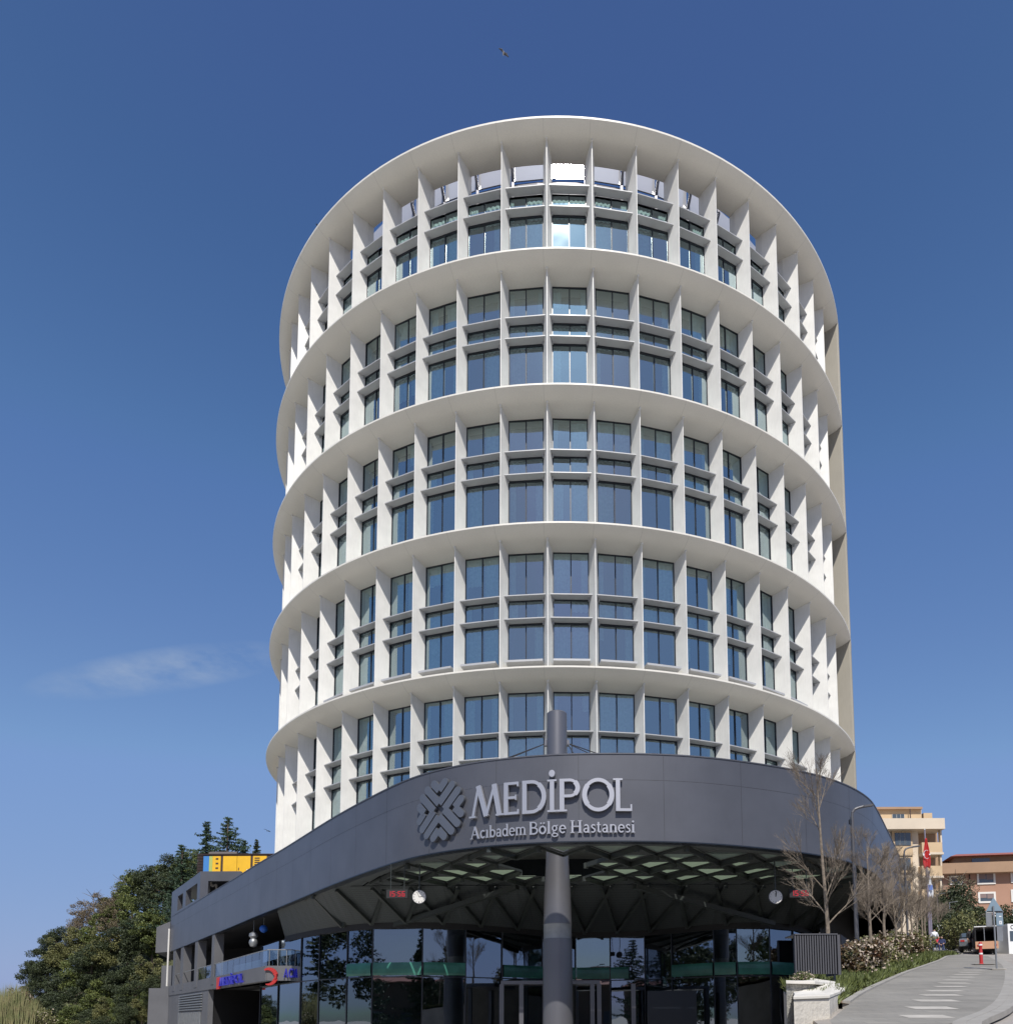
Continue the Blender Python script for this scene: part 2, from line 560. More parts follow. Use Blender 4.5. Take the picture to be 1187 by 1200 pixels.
EDGE = [(-10, 2.5), (10, 3.6), (15.4, 4.6), (20.3, 5.3), (22, 5.9), (26, 7.6), (30, 9.3), (45, 16.5), (70, 28), (115, 44)]
def edge_x(Y):            # left boundary of the sloping street
    for (a, b), (c, d) in zip(EDGE[:-1], EDGE[1:]):
        if a <= Y <= c: return b + (d - b) * (Y - a) / (c - a)
    return EDGE[0][1] if Y < 0 else EDGE[-1][1]
st = MB()
Ys = [-5, 0, 5, 10, 14, 18, 22, 26, 30, 36, 42, 50, 60, 70, 80, 90, 110, 150, 300, 600]
for i in range(len(Ys) - 1):
    a, b = Ys[i], Ys[i + 1]
    za, zb = street_z(a), street_z(b)
    xa, xb = edge_x(a) if a <= 110 else edge_x(110), edge_x(b) if b <= 110 else edge_x(110)
    st.add([(xa, a, za), (400, a, za), (400, b, zb), (xb, b, zb)], [(0, 1, 2, 3)])
    st.add([(xa, a, -2.3), (xb, b, -2.3), (xb, b, zb), (xa, a, za)], [(0, 1, 2, 3)])
tag(st.build('road', 'asphalt', recalc=False), kind='structure')

# footway: outline surveyed on the slope
LE = [(972, 1197), (1006, 1168), (1035, 1153.8), (1062.5, 1141), (1085, 1133), (1103.8, 1126), (1112, 1121), (1130, 1119.5)]
RE = [(1162, 1121), (1172, 1126), (1180, 1131), (1185, 1139), (1186, 1150), (1184, 1163), (1177, 1178), (1160, 1188), (1130, 1197), (1100, 1203)]
KH = 0.13
pl = [on_street(x, y, KH) for x, y in LE]
pr = [on_street(x, y, KH) for x, y in RE]
near = [Vector((3.3, 9.0, street_z(9.0) + KH)), Vector((2.2, 4.0, street_z(4.0) + KH))]
nearR = [Vector((5.6, 11.0, street_z(11) + KH)), Vector((4.6, 4.0, street_z(4.0) + KH))]
ptsL = [near[1], near[0]] + pl
ptsR = pr + nearR
fw = MB()
allp = ptsL + ptsR
fw.add(allp, [tuple(range(len(allp)))])
me_o = fw.build('pavement', 'paving', recalc=False)
tag(me_o, kind='structure')
bm = bmesh.new(); bm.from_mesh(me_o.data); bmesh.ops.triangulate(bm, faces=bm.faces)
for f in bm.faces:
    if f.normal.z < 0: f.normal_flip()
bm.to_mesh(me_o.data); bm.free()
# kerb along the right edge, and the bed edging along the left
def strip(pts, w, z0, z1, side):
    b = MB()
    n = len(pts)
    inn = []; out = []
    for i in range(n):
        d = (pts[min(i + 1, n - 1)] - pts[max(i - 1, 0)]); d.z = 0; d.normalize()
        q = Vector((d.y, -d.x, 0)) * side * w
        inn.append(pts[i]); out.append(pts[i] + q)
    for i in range(n - 1):
        a, b2, c, d = inn[i], inn[i + 1], out[i + 1], out[i]
        vs = [a + Vector((0, 0, z1)), b2 + Vector((0, 0, z1)), c + Vector((0, 0, z1)), d + Vector((0, 0, z1)),
              a + Vector((0, 0, z0)), b2 + Vector((0, 0, z0)), c + Vector((0, 0, z0)), d + Vector((0, 0, z0))]
        b.add(vs, [(0, 1, 2, 3), (0, 4, 5, 1), (3, 2, 6, 7)] + ([(0, 3, 7, 4)] if i == 0 else []) + ([(1, 5, 6, 2)] if i == n - 2 else []))
    return b
def resample(P, step):
    out = [P[0].copy()]
    for i in range(len(P) - 1):
        k = max(1, int((P[i + 1] - P[i]).length / step))
        for j in range(1, k + 1): out.append(P[i].lerp(P[i + 1], j / k))
    return out
def smooth_pts(P, it=3):
    for _ in range(it):
        P = [P[0]] + [(P[i - 1] + P[i] * 2 + P[i + 1]) / 4 for i in range(1, len(P) - 1)] + [P[-1]]
    return P
kr = smooth_pts(resample(pr + nearR, 0.8), 3)
tag(strip(kr, 0.2, -0.2, 0.012, 1 if True else -1).build('kerb', 'kerb'), kind='structure')
kl = smooth_pts(resample([pl[1].lerp(pl[0], .35)] + pl[1:], 1.0), 2)
tag(strip(kl, 0.16, -0.15, 0.05, -1).build('bed_edging', 'kerb'), kind='structure')
tag(strip(smooth_pts(resample(pr + nearR, 0.8), 3), -0.22, -0.1, 0.006, 1).build('kerb_stone_band', 'kerb'), kind='structure')

# pale bands across the footway
bands = [((1058, 1191.5), (1112, 1191.5), 0.50), ((1066, 1181.5), (1117, 1181.5), 0.55), ((1073, 1173), (1121, 1173), 0.5),
         ((1080, 1166.5), (1124.5, 1166.5), 0.45), ((1087, 1161.5), (1128, 1161.5), 0.45), ((1095, 1156.5), (1131, 1156.5), 0.42),
         ((1101, 1152.5), (1135, 1152.5), 0.42), ((1107, 1148.8), (1138, 1148.8), 0.42), ((1113, 1145.5), (1142, 1145.5), 0.42),
         ((1118, 1142.5), (1147, 1142.5), 0.42), ((1124, 1139.8), (1150, 1139.8), 0.42), ((1128, 1137.3), (1153, 1137.3), 0.42), ((1131, 1134.6), (1156, 1134.6), 0.6)]
for a, b, w in bands:
    A = on_street(*a, KH + 0.005); B = on_street(*b, KH + 0.005)
    d = Vector((0, w / 2, w / 2 * SL1))
    mb = MB().add([A - d, B - d, B + d, A + d], [(0, 1, 2, 3)])
    o = mb.build('paving_stripe', 'stripe', recalc=False)
    tag(o, kind='structure')

# planted bed between footway and podium
bd = MB()
bl = [p + Vector((0, 0, -0.02)) for p in kl]
for i in range(len(bl) - 1):
    a, b = bl[i], bl[i + 1]
    a2 = Vector((edge_x(a.y) + 0.1, a.y, street_z(a.y) + 0.25)); b2 = Vector((edge_x(b.y) + 0.1, b.y, street_z(b.y) + 0.25))
    bd.add([a, b, b2, a2], [(3, 2, 1, 0)])
tag(bd.build('planting_bed', 'soil', recalc=True), kind='structure')

# ================================================================== HOSPITAL TOWER
TC = (-0.5017, 66.0)
RF, RM, RW, RS = 22.575, 23.385, 21.62, 22.08
PH0, DP = -0.0261062, 0.121668
SH1 = [2.43, 2.5, 2.52, 3.0, 2.68]
SH2 = [3.84, 3.84, 3.95, 4.41, 4.15]
ZK = [52.798, 44.279, 35.729, 27.321, 18.864]
azs = [PH0 + n * DP for n in range(-17, 18)]
gap = 2 * pi - 34 * DP
azs += [azs[34] + gap * k / 17 for k in range(1, 17)]
tower = empty('hospital_tower', (TC[0], TC[1], -2.2))
tag(tower, 'round white hospital tower with radial fins, ring slabs and blue windows', 'hospital tower')
TM = Matrix.Translation((0, 0, 2.2))
def tb(mb, name, m, parent=tower, **k):
    o = mb.build(name, m, parent, **k)
    return o
def pol(R, a, z): return Vector((R * sin(a), -R * cos(a), z + 2.2))
def lat(prof, a0=0, a1=2 * pi, n=192, closed=True):
    return MB().lathe([(R, z + 2.2) for R, z in prof], (0, 0), a0, a1, n, closed)
for k, z in enumerate(ZK):
    if k == 0:
        prof = [(21.15, z + .10), (22.3, z + .12), (22.8, z + .20), (23.15, z + .37), (23.385, z + .56), (23.385, z + .68), (23.2, z + .74), (22.0, z + .80), (21.15, z + .78)]
    else:
        prof = [(20.9, z - .12), (21.66, z - .10), (22.1, z + .02), (22.4, z + .10), (22.8, z + .20), (23.15, z + .38), (23.385, z + .56), (23.385, z + .66), (23.2, z + .72), (22.0, z + .80), (20.9, z + .85)]
    tb(lat(prof), 'ring_slab', 'ring_panel', smooth=True)
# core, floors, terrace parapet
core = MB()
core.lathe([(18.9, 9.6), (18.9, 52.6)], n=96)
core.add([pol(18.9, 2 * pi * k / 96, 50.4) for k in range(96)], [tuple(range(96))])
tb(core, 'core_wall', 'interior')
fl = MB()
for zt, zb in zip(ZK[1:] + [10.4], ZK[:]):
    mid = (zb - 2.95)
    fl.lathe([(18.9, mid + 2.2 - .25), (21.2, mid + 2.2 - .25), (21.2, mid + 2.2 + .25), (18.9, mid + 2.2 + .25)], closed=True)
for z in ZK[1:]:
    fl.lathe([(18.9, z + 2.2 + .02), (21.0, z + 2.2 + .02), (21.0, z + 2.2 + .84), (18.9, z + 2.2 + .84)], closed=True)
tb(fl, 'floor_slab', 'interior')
zt0 = ZK[0]

# fins (each one blade over the full height)
ZLOW = 9.6
for i, a in enumerate(azs):
    mb = MB()
    er = Vector((sin(a), -cos(a), 0)); et = Vector((cos(a), sin(a), 0))
    zs = [(ZK[0] + .2, ZK[1] + .78)] + [(ZK[j] + .15, (ZK[j + 1] + .78) if j < 4 else ZLOW) for j in range(1, 5)]
    for zt, zb in zs:
        base = [(RF, -.02), (RF, .02), (RW - .02, .26), (RW - .5, .26), (RW - .5, -.26), (RW - .02, -.26)]
        vs = [er * R + et * w + Vector((0, 0, zb + 2.2)) for R, w in base] + [er * R + et * w + Vector((0, 0, zt + 2.2)) for R, w in base]
        n_ = 6
        mb.add(vs, [tuple(range(n_))[::-1], tuple(range(n_, 2 * n_))] + [(k, (k + 1) % n_, n_ + (k + 1) % n_, n_ + k) for k in range(n_)])
        if abs(a) < 1.3:     # small fixing bolt under the slab
            c = er * (RF + .03) + Vector((0, 0, zt + 2.2))
            mb.tube(c - Vector((0, 0, .10)), c + Vector((0, 0, .02)), .07, .07, 6)
    tb(mb, 'fin', 'white_panel')

# glazing, curtains and shelves, bay by bay
vis = []
for i in range(len(azs)):
    a0 = azs[i]; a1 = azs[(i + 1) % len(azs)]
    if a1 < a0: a1 += 2 * pi
    am = (a0 + a1) / 2
    aw = (am + pi) % (2 * pi) - pi
    for j in range(5):
        zt = ZK[j] - .10
        zb = (ZK[j + 1] + .83) if j < 4 else ZLOW
        if j == 3: zb = ZK[4] + 1.55
        if j == 0: zt = ZK[0] - 2.43
        vis.append((abs(aw) + (0.0 if aw > 0 else 0.01), am, a1 - a0, j, zt, zb, aw))
vis.sort(key=lambda q: q[0])
rnd = random.Random(3)
def facade_frame(am, half, R, z0, z1):
    pass
def bay_pts(am, R, w, z):
    er = Vector((sin(am), -cos(am), 0)); et = Vector((cos(am), sin(am), 0))
    return er * R + et * w + Vector((0, 0, z + 2.2))
def bay_box(mb, am, R0, R1, w0, w1, z0, z1):
    vs = [bay_pts(am, R, w, z) for z in (z0, z1) for R, w in ((R1, w0), (R1, w1), (R0, w1), (R0, w0))]
    mb.add(vs, [(3, 2, 1, 0), (4, 5, 6, 7), (0, 1, 5, 4), (1, 2, 6, 5), (2, 3, 7, 6), (3, 0, 4, 7)])
rest_f, rest_g, rest_c, rest_s = MB(), MB(), MB(), MB()
nwin = 0; nsh = 0
for key, am, dw, j, zt, zb, aw in vis:
    half = (RW - .1) * tan(dw / 2) - .25
    indiv = nwin < 100 and abs(aw) < 1.35
    fr = MB() if indiv else rest_f
    gl = MB() if indiv else rest_g
    cu = MB() if indiv else rest_c
    sh1z = ZK[j] - SH1[j]; sh2z = ZK[j] - SH2[j]
    R0, R1 = RW - .14, RW - .04
    b = .06
    bay_box(fr, am, R0, R1, -half, -half + b, zb, zt)
    bay_box(fr, am, R0, R1, half - b, half, zb, zt)
    bay_box(fr, am, R0 + .002, R1 + .002, -b / 2, b / 2, zb, zt)
    for z, h in ((zt - .06, .06), (zb, .07), (sh1z - .06, .14), (sh2z - .10, .16)):
        if zb - .01 <= z <= zt:
            bay_box(fr, am, R0 + .004, R1 - .004, -half + b, half - b, z, min(z + h, zt))
    tl = rnd.uniform(-.006, .006)
    for s_ in (-1, 1):
        w0, w1 = (-half + b, -b / 2) if s_ < 0 else (b / 2, half - b)
        Rg_ = RW - .09
        for (za, zc) in ((zb + .07, sh2z - .1), (sh2z + .06, sh1z - .06), (sh1z + .08, zt - .06)):
            if zc - za < .2: continue
            ti = rnd.uniform(-.012, .012); tj = rnd.uniform(-.012, .012)
            gl.add([bay_pts(am, Rg_ + ti, w0, za), bay_pts(am, Rg_ - ti, w1, za), bay_pts(am, Rg_ - ti + tj, w1, zc), bay_pts(am, Rg_ + ti + tj, w0, zc)], [(0, 1, 2, 3)])
            # curtain, drawn on one side more often than not
            q = rnd.random()
            if q < .78:
                full = q < .34
                hh = 1.0 if rnd.random() < .85 else rnd.uniform(.3, .7)
                cw0, cw1 = w0, w1
                if not full:
                    if s_ < 0: cw1 = w0 + (w1 - w0) * rnd.uniform(.2, .6)
                    else: cw0 = w1 - (w1 - w0) * rnd.uniform(.2, .6)
                m_ = 7
                zz0 = zc - (zc - za) * hh
                pr_ = []
                for k in range(m_ + 1):
                    wv = cw0 + (cw1 - cw0) * k / m_
                    pr_.append((wv, RW - .36 + (.035 if k % 2 else -.035)))
                for k in range(m_):
                    cu.add([bay_pts(am, pr_[k][1], pr_[k][0], zz0), bay_pts(am, pr_[k + 1][1], pr_[k + 1][0], zz0), bay_pts(am, pr_[k + 1][1], pr_[k + 1][0], zc), bay_pts(am, pr_[k][1], pr_[k][0], zc)], [(0, 1, 2, 3)])
    if indiv:
        fo = tb(fr, 'window', 'frame_dark')
        gl.build('pane', 'tower_glass', fo, recalc=False)
        if cu.f: cu.build('curtain', 'curtain', fo, recalc=False)
        nwin += 1
    if j == 4 and sh2z < ZLOW: pass
    for z in (sh1z, sh2z):
        ind = nsh < 100
        sb = MB() if ind else rest_s
        f_ = (RS - RW) / (RF - RW)
        hw0 = RW * tan(dw / 2) - .25; hw1 = RS * tan(dw / 2) - (.26 - .24 * f_) + .01
        vs = [bay_pts(am, R, w, zz) for zz in (z, z + .11) for R, w in ((RS, -hw1), (RS, hw1), (RW - .03, hw0), (RW - .03, -hw0))]
        vs[0:2] = [bay_pts(am, RS, -hw1, z + .05), bay_pts(am, RS, hw1, z + .05)]
        sb.add(vs, [(3, 2, 1, 0), (4, 5, 6, 7), (0, 1, 5, 4), (1, 2, 6, 5), (2, 3, 7, 6), (3, 0, 4, 7)])
        for s_ in (-1, 1):
            bay_box(sb, am, RW + .04, RW + .16, s_ * (hw0 - .04) - .03, s_ * (hw0 - .04) + .03, z - .16, z + .02)
        if ind:
            tb(sb, 'sun_shelf', 'shelf_grey'); nsh += 1
    if j == 3:
        so_ = MB()
        bay_box(so_, am, RW - .1, RS + .25, -half - .0, half + .0, zb - .12, zb - .003)
        bay_box(so_, am, RW - .12, RW, -half - .0, half + .0, zb - .8, zb - .125)
        if abs(aw) < 1.2: tb(so_, 'sill', 'shelf_grey')
for mb, nm, m_ in ((rest_f, 'window_frame', 'frame_dark'), (rest_g, 'window_pane', 'tower_glass'), (rest_c, 'curtain', 'curtain'), (rest_s, 'sun_shelf', 'shelf_grey')):
    if mb.f:
        o = tb(mb, nm, m_, recalc=(nm == 'sun_shelf'))
        o['kind'] = 'stuff'
# top storey: bright metal screen panels with bent dark brackets behind the fins
for i in range(len(azs)):
    a0 = azs[i]; a1 = azs[(i + 1) % len(azs)]
    if a1 < a0: a1 += 2 * pi
    am = (a0 + a1) / 2
    aw = (am + pi) % (2 * pi) - pi
    if abs(aw) > 1.45: continue
    hw = 19.5 * tan((a1 - a0) / 2) - .10
    z0, z1 = ZK[0] + .98, ZK[0] + 2.5
    sp = MB()
    vs = [bay_pts(am, R, w, z) for R, w, z in ((19.55, -hw, z0), (19.55, hw, z0), (19.55, hw, z1), (19.55, -hw, z1), (19.47, -hw, z0), (19.47, hw, z0), (19.47, hw, z1), (19.47, -hw, z1))]
    sp.add(vs, [(0, 1, 2, 3), (7, 6, 5, 4), (0, 4, 5, 1), (1, 5, 6, 2), (2, 6, 7, 3), (3, 7, 4, 0)])
    tb(sp, 'screen_panel', 'mirror_metal')
    bk = MB()
    et = (hw + .05) * (1 if aw > 0 else -1)
    for A, B in (((19.75, z1), (19.95, z1 - .9)), ((19.95, z1 - .9), (19.55, z0 - .1)), ((19.55, z0 - .1), (19.55, z0 - 1.6))):
        bk.quadbar(bay_pts(am, A[0], et, A[1]), bay_pts(am, B[0], et, B[1]), .16, .16)
    tb(bk, 'screen_bracket', 'bracket')
up = MB()
up.lathe([(19.45, ZK[0] - 2.6 + 2.2), (19.45, ZK[0] + .9 + 2.2)], n=96)
up.lathe([(18.9, ZK[0] - 2.30 + 2.2), (21.4, ZK[0] - 2.30 + 2.2)], n=96)
tb(up, 'roof_parapet', 'bracket')
# tall curved blade wall on the right flank, and a second below the lowest ring
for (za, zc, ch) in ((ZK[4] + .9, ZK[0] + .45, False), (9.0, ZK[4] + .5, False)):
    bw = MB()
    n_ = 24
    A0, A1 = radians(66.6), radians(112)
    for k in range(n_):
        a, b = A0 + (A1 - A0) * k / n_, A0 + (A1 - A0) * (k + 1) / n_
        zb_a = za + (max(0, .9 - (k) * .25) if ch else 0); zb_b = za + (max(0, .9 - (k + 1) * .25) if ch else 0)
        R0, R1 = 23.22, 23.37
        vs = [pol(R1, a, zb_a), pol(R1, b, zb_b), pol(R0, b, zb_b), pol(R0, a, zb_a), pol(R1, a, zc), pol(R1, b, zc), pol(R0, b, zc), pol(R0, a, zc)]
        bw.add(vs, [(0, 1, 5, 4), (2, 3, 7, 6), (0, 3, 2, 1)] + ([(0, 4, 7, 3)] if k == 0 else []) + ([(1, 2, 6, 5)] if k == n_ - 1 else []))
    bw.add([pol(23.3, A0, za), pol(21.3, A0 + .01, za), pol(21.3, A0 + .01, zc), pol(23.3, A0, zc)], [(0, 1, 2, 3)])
    tb(bw, 'blade_wall', 'beige_shade_panel')

# ================================================================== HOSPITAL PODIUM
pod = empty('hospital_podium', (0, 45, -2.2))
tag(pod, 'low dark grey hospital podium with curved band and lobby glass round the tower foot', 'hospital podium')
PT = Matrix.Translation((0, -45, 2.2))
def pb(mb, name, m, parent=pod, **k):
    mb.v = [tuple(PT @ Vector(q)) for q in mb.v]
    return mb.build(name, m, parent, **k)
# fascia band
fa = MB()
N = len(FC)
for i in range(N - 1):
    def ring(idx):
        d = (FC[min(idx + 1, N - 1)] - FC[max(idx - 1, 0)]).normalized(); nn = Vector((d.y, -d.x))
        q = FC[idx] - nn * .35
        return FC[idx], q
    (a, a2), (b, b2) = ring(i), ring(i + 1)
    vs = [(a.x, a.y, Z_FB), (b.x, b.y, Z_FB), (b2.x, b2.y, Z_FB), (a2.x, a2.y, Z_FB), (a.x, a.y, Z_FT), (b.x, b.y, Z_FT), (b2.x, b2.y, Z_FT), (a2.x, a2.y, Z_FT)]
    fa.add(vs, [(0, 3, 2, 1), (4, 5, 6, 7), (0, 1, 5, 4), (2, 3, 7, 6)] + ([(0, 4, 7, 3)] if i == 0 else []) + ([(1, 2, 6, 5)] if i == N - 2 else []))
bmf = pb(fa, 'fascia_band', 'slate', smooth=True)
# panel joints in the band
sm = MB()
s_left, s_right = 0.6, FS[-1] - 1
q = s_left
while q < s_right:
    p0, d, nn = f_at(q, .004)
    for (z0_, z1_) in ((Z_FB + .02, Z_FT - .02),):
        a = p0 - d * .006; b = p0 + d * .006
        sm.add([(a.x, a.y, z0_), (b.x, b.y, z0_), (b.x, b.y, z1_), (a.x, a.y, z1_)], [(0, 1, 2, 3)])
    q += 3.4
zq = 9.45
ss = [s_left + (s_right - s_left) * k / 220 for k in range(221)]
for a_, b_ in zip(ss[:-1], ss[1:]):
    sm.add([fascia_pt(a_, zq, .004), fascia_pt(b_, zq, .004), fascia_pt(b_, zq + .012, .004), fascia_pt(a_, zq + .012, .004)], [(0, 1, 2, 3)])
pb(sm, 'panel_joint', 'seam', recalc=False)
# top flashing and bottom trim
for (z0_, z1_, off, nm) in ((Z_FT, Z_FT + .05, .03, 'top_flashing'), (Z_FB - .05, Z_FB, .02, 'bottom_trim')):
    tr = MB()
    for a_, b_ in zip(ss[:-1], ss[1:]):
        A, B = fascia_pt(a_, z0_, off), fascia_pt(b_, z0_, off)
        A2, B2 = fascia_pt(a_, z0_, -.4), fascia_pt(b_, z0_, -.4)
        up_ = lambda P: (P[0], P[1], z1_)
        tr.add([A, B, B2, A2, up_(A), up_(B), up_(B2), up_(A2)], [(0, 3, 2, 1), (4, 5, 6, 7), (0, 1, 5, 4), (2, 3, 7, 6)])
    pb(tr, nm, 'slate' if nm == 'top_flashing' else 'frame_dark')
# roof deck behind the canopy
s42 = f_near(-12.3, 40.9)
left_pts = [FC[i] for i in range(len(FC)) if FS[i] <= s42]
right_pts = [FC[i] for i in range(len(FC)) if FC[i].x > 14 and FC[i].y > 41.5]
def inset(P):
    return [(p.x + (0.3 if p.x < 0 else -0.3), p.y + .35) for p in P]
poly = inset(left_pts) + [(-11.5, 42.0), (15.8, 42.0)] + inset(right_pts) + [(28, 90), (-44, 90)]
rd = MB().prism(poly, 9.55, 9.75)
o = pb(rd, 'roof_deck', 'roof_gravel', recalc=True)
bm = bmesh.new(); bm.from_mesh(o.data); bmesh.ops.triangulate(bm, faces=[f for f in bm.faces if len(f.verts) > 4]); bm.to_mesh(o.data); bm.free()
# inner upstand over the apron (closes the canopy void at the back)
# lobby glass line
GP = [(-24.0, 60.0), (-20.5, 55.0), (-17.8, 51.0), (-15.2, 48.0), (-13.0, 46.0), (-11.0, 44.8), (-8.8, 44.5), (-6.6, 45.0), (-4.1, 46.8), (-1.5, 49.0), (.3, 50.0), (2.6, 50.0), (4.9, 49.2), (7.3, 47.0), (9.35, 45.6), (11.4, 45.5), (13.3, 46.9), (15.5, 50.0), (17.5, 54), (19, 58)]
GC = spline(GP, 4)
def zgt(x): return 5.25
# canopy ceiling lattice
def fascia_y(x):
    best = None
    for i in range(len(FC) - 1):
        x0, x1 = FC[i].x, FC[i + 1].x
        if x0 <= x <= x1 and FC[i].y < 70:
            t = (x - x0) / (x1 - x0 + 1e-9)
            y = FC[i].y + t * (FC[i + 1].y - FC[i].y)
            best = y if best is None else max(best, y)
    return best if best is not None else 99
# dark valance and apron
def curve_strip(mb, A, B):
    for i in range(len(A) - 1):
        mb.add([A[i], A[i + 1], B[i + 1], B[i]], [(0, 1, 2, 3)])
inner = []
for p in GC:
    if -19 < p.x < 16.5:
        yy = 41.9 if abs(p.x) < 20 else p.y
        inner.append(p)
Ytop = 41.6
apA = [(max(-15.6, min(16.0, p.x * 1.04)), min(p.y - 1.2, Ytop if p.y < 60 else p.y), Z_FB + .02) for p in inner]
apA = [(p.x, max(Ytop, fascia_y(p.x) + .5), Z_FB + .02) for p in inner]
apB = [(p.x, p.y - .15, 5.45) for p in inner]
ap = MB(); curve_strip(ap, apA, apB)
pb(ap, 'ceiling_apron', 'perforated', recalc=False)
va = MB()
curve_strip(va, [(p.x, p.y - .15, 5.45) for p in inner], [(p.x, p.y - .12, 5.12) for p in inner])
curve_strip(va, [(p.x, p.y - .12, 5.12) for p in inner], [(p.x, p.y + .1, 5.12) for p in inner])
pb(va, 'valance', 'dark', recalc=False)
A_ = 2.0; H_ = A_ * sqrt(3) / 2
perf, skyl, bmaj, bmin, nodes = MB(), [], MB(), MB(), MB()
def inside(x, y, marg=.5):
    return -16.2 < x < 16.4 and y > fascia_y(x) + marg and y < (Ytop + .3 if -12 < x < 15.8 else 47)
seen = set()
def edge(P, Q, major):
    key = (round(P[0] + Q[0], 2), round(P[1] + Q[1], 2))
    if key in seen: return
    seen.add(key)
    (bmaj if major else bmin).quadbar((P[0], P[1], Z_FB - (.12 if major else .04)), (Q[0], Q[1], Z_FB - (.12 if major else .04)), .10 if major else .06, .20 if major else .10)
for r_ in range(-1, 12):
    for c_ in range(-12, 12):
        y0 = 30.2 + r_ * H_
        off = (A_ / 2 if r_ % 2 else 0)
        x0 = c_ * A_ + off - .2
        P00, P10 = (x0, y0), (x0 + A_, y0)
        Pt = (x0 + A_ / 2, y0 + H_)
        Pb = (x0 + A_ * 1.5, y0 + H_)
        for tri, down in (((P00, P10, Pt), False), ((P10, Pb, Pt), True)):
            cx_ = sum(q[0] for q in tri) / 3; cy_ = sum(q[1] for q in tri) / 3
            if -2.3 < cx_ < 1.4 and 32.8 < cy_ < 38.6: continue
            if not all(inside(q[0], q[1], .15) for q in tri): 
                if inside(cx_, cy_, .35): perf.add([(q[0] * .9 + cx_ * .1, max(q[1], fascia_y(q[0]) + .3) if fascia_y(q[0]) < 90 else q[1], Z_FB + .06) for q in tri], [(0, 1, 2)])
                continue
            if not down:     # wide side towards the street: skylight inset in a perforated margin
                k_ = .84 if (r_ + c_) % 3 else .6
                ins = [((q[0] - cx_) * k_ + cx_, (q[1] - cy_) * k_ + cy_) for q in tri]
                for u in range(3):
                    w_ = (u + 1) % 3
                    perf.add([(*tri[u], Z_FB + .03), (*tri[w_], Z_FB + .03), (*ins[w_], Z_FB + .03), (*ins[u], Z_FB + .03)], [(0, 1, 2, 3)])
                skyl.append(MB().add([(*q, Z_FB + .06) for q in ins] + [(*q, Z_FB + .09) for q in ins], [(2, 1, 0), (3, 4, 5), (0, 1, 4, 3), (1, 2, 5, 4), (2, 0, 3, 5)]))
            else:
                perf.add([(*q, Z_FB + .03) for q in tri], [(0, 1, 2)])
            for u in range(3):
                P, Q = tri[u], tri[(u + 1) % 3]
                if abs(P[1] - Q[1]) < .01: continue
                edge(P, Q, (c_ + r_ // 2) % 2 == 0 if not down else (c_ + r_ // 2) % 2 == 1)
            q0 = tri[0]
            if (round(q0[0], 1), round(q0[1], 1)) not in seen:
                seen.add((round(q0[0], 1), round(q0[1], 1)))
                pb(MB().tube((q0[0], q0[1], Z_FB - .26), (q0[0], q0[1], Z_FB - .02), .11, .11, 8), 'lattice_joint', 'beam_dark')
pb(perf, 'ceiling_panel', 'perforated', recalc=False)
for m_ in skyl[:100]: pb(m_, 'skylight', 'skylight')
if len(skyl) > 100:
    rs_ = MB()
    for m_ in skyl[100:]: rs_.add(m_.v, m_.f)
    pb(rs_, 'skylight', 'skylight')['kind'] = 'stuff'
bmaj.add(bmin.v, bmin.f)
pb(bmaj, 'ceiling_lattice', 'beam_dark')
sf = MB()
sa = f_near(-16.5, 47); sb_ = f_near(16.5, 41.5)
qs = [sa + (sb_ - sa) * k / 90 for k in range(91)]
for a_, b_ in zip(qs[:-1], qs[1:]):
    sf.add([fascia_pt(a_, Z_FB + .01, -.3), fascia_pt(b_, Z_FB + .01, -.3), fascia_pt(b_, Z_FB + .01, -1.0), fascia_pt(a_, Z_FB + .01, -1.0)], [(0, 1, 2, 3)])
pb(sf, 'edge_soffit', 'perforated', recalc=False)
# V struts in front of the apron
xs_ = [-15.0 + 2.0 * k for k in range(16)]
def gy(x):
    for i in range(len(GC) - 1):
        if GC[i].x <= x <= GC[i + 1].x:
            t = (x - GC[i].x) / (GC[i + 1].x - GC[i].x); return GC[i].y + t * (GC[i + 1].y - GC[i].y)
    return 50
for k, x in enumerate(xs_):
    yb = gy(x) - .35
    yt = max(Ytop - .3, fascia_y(max(-17, x - 1.25)) + .9)
    if yt > yb - .6: continue
    for s_ in (-1, 1):
        vb = MB().quadbar((x, yb, 5.35), (x + s_ * 1.25, yt, Z_FB - .15), .17, .17)
        pb(vb, 'strut', 'beam_dark')
# two big raking struts
for (x0, x1) in ((-2.6, -9.8), (3.4, 11.5)):
    pb(MB().quadbar((x0, 40.4, 6.75), (x1, 44.6, 5.3), .35, .25), 'raking_strut', 'beam_dark')
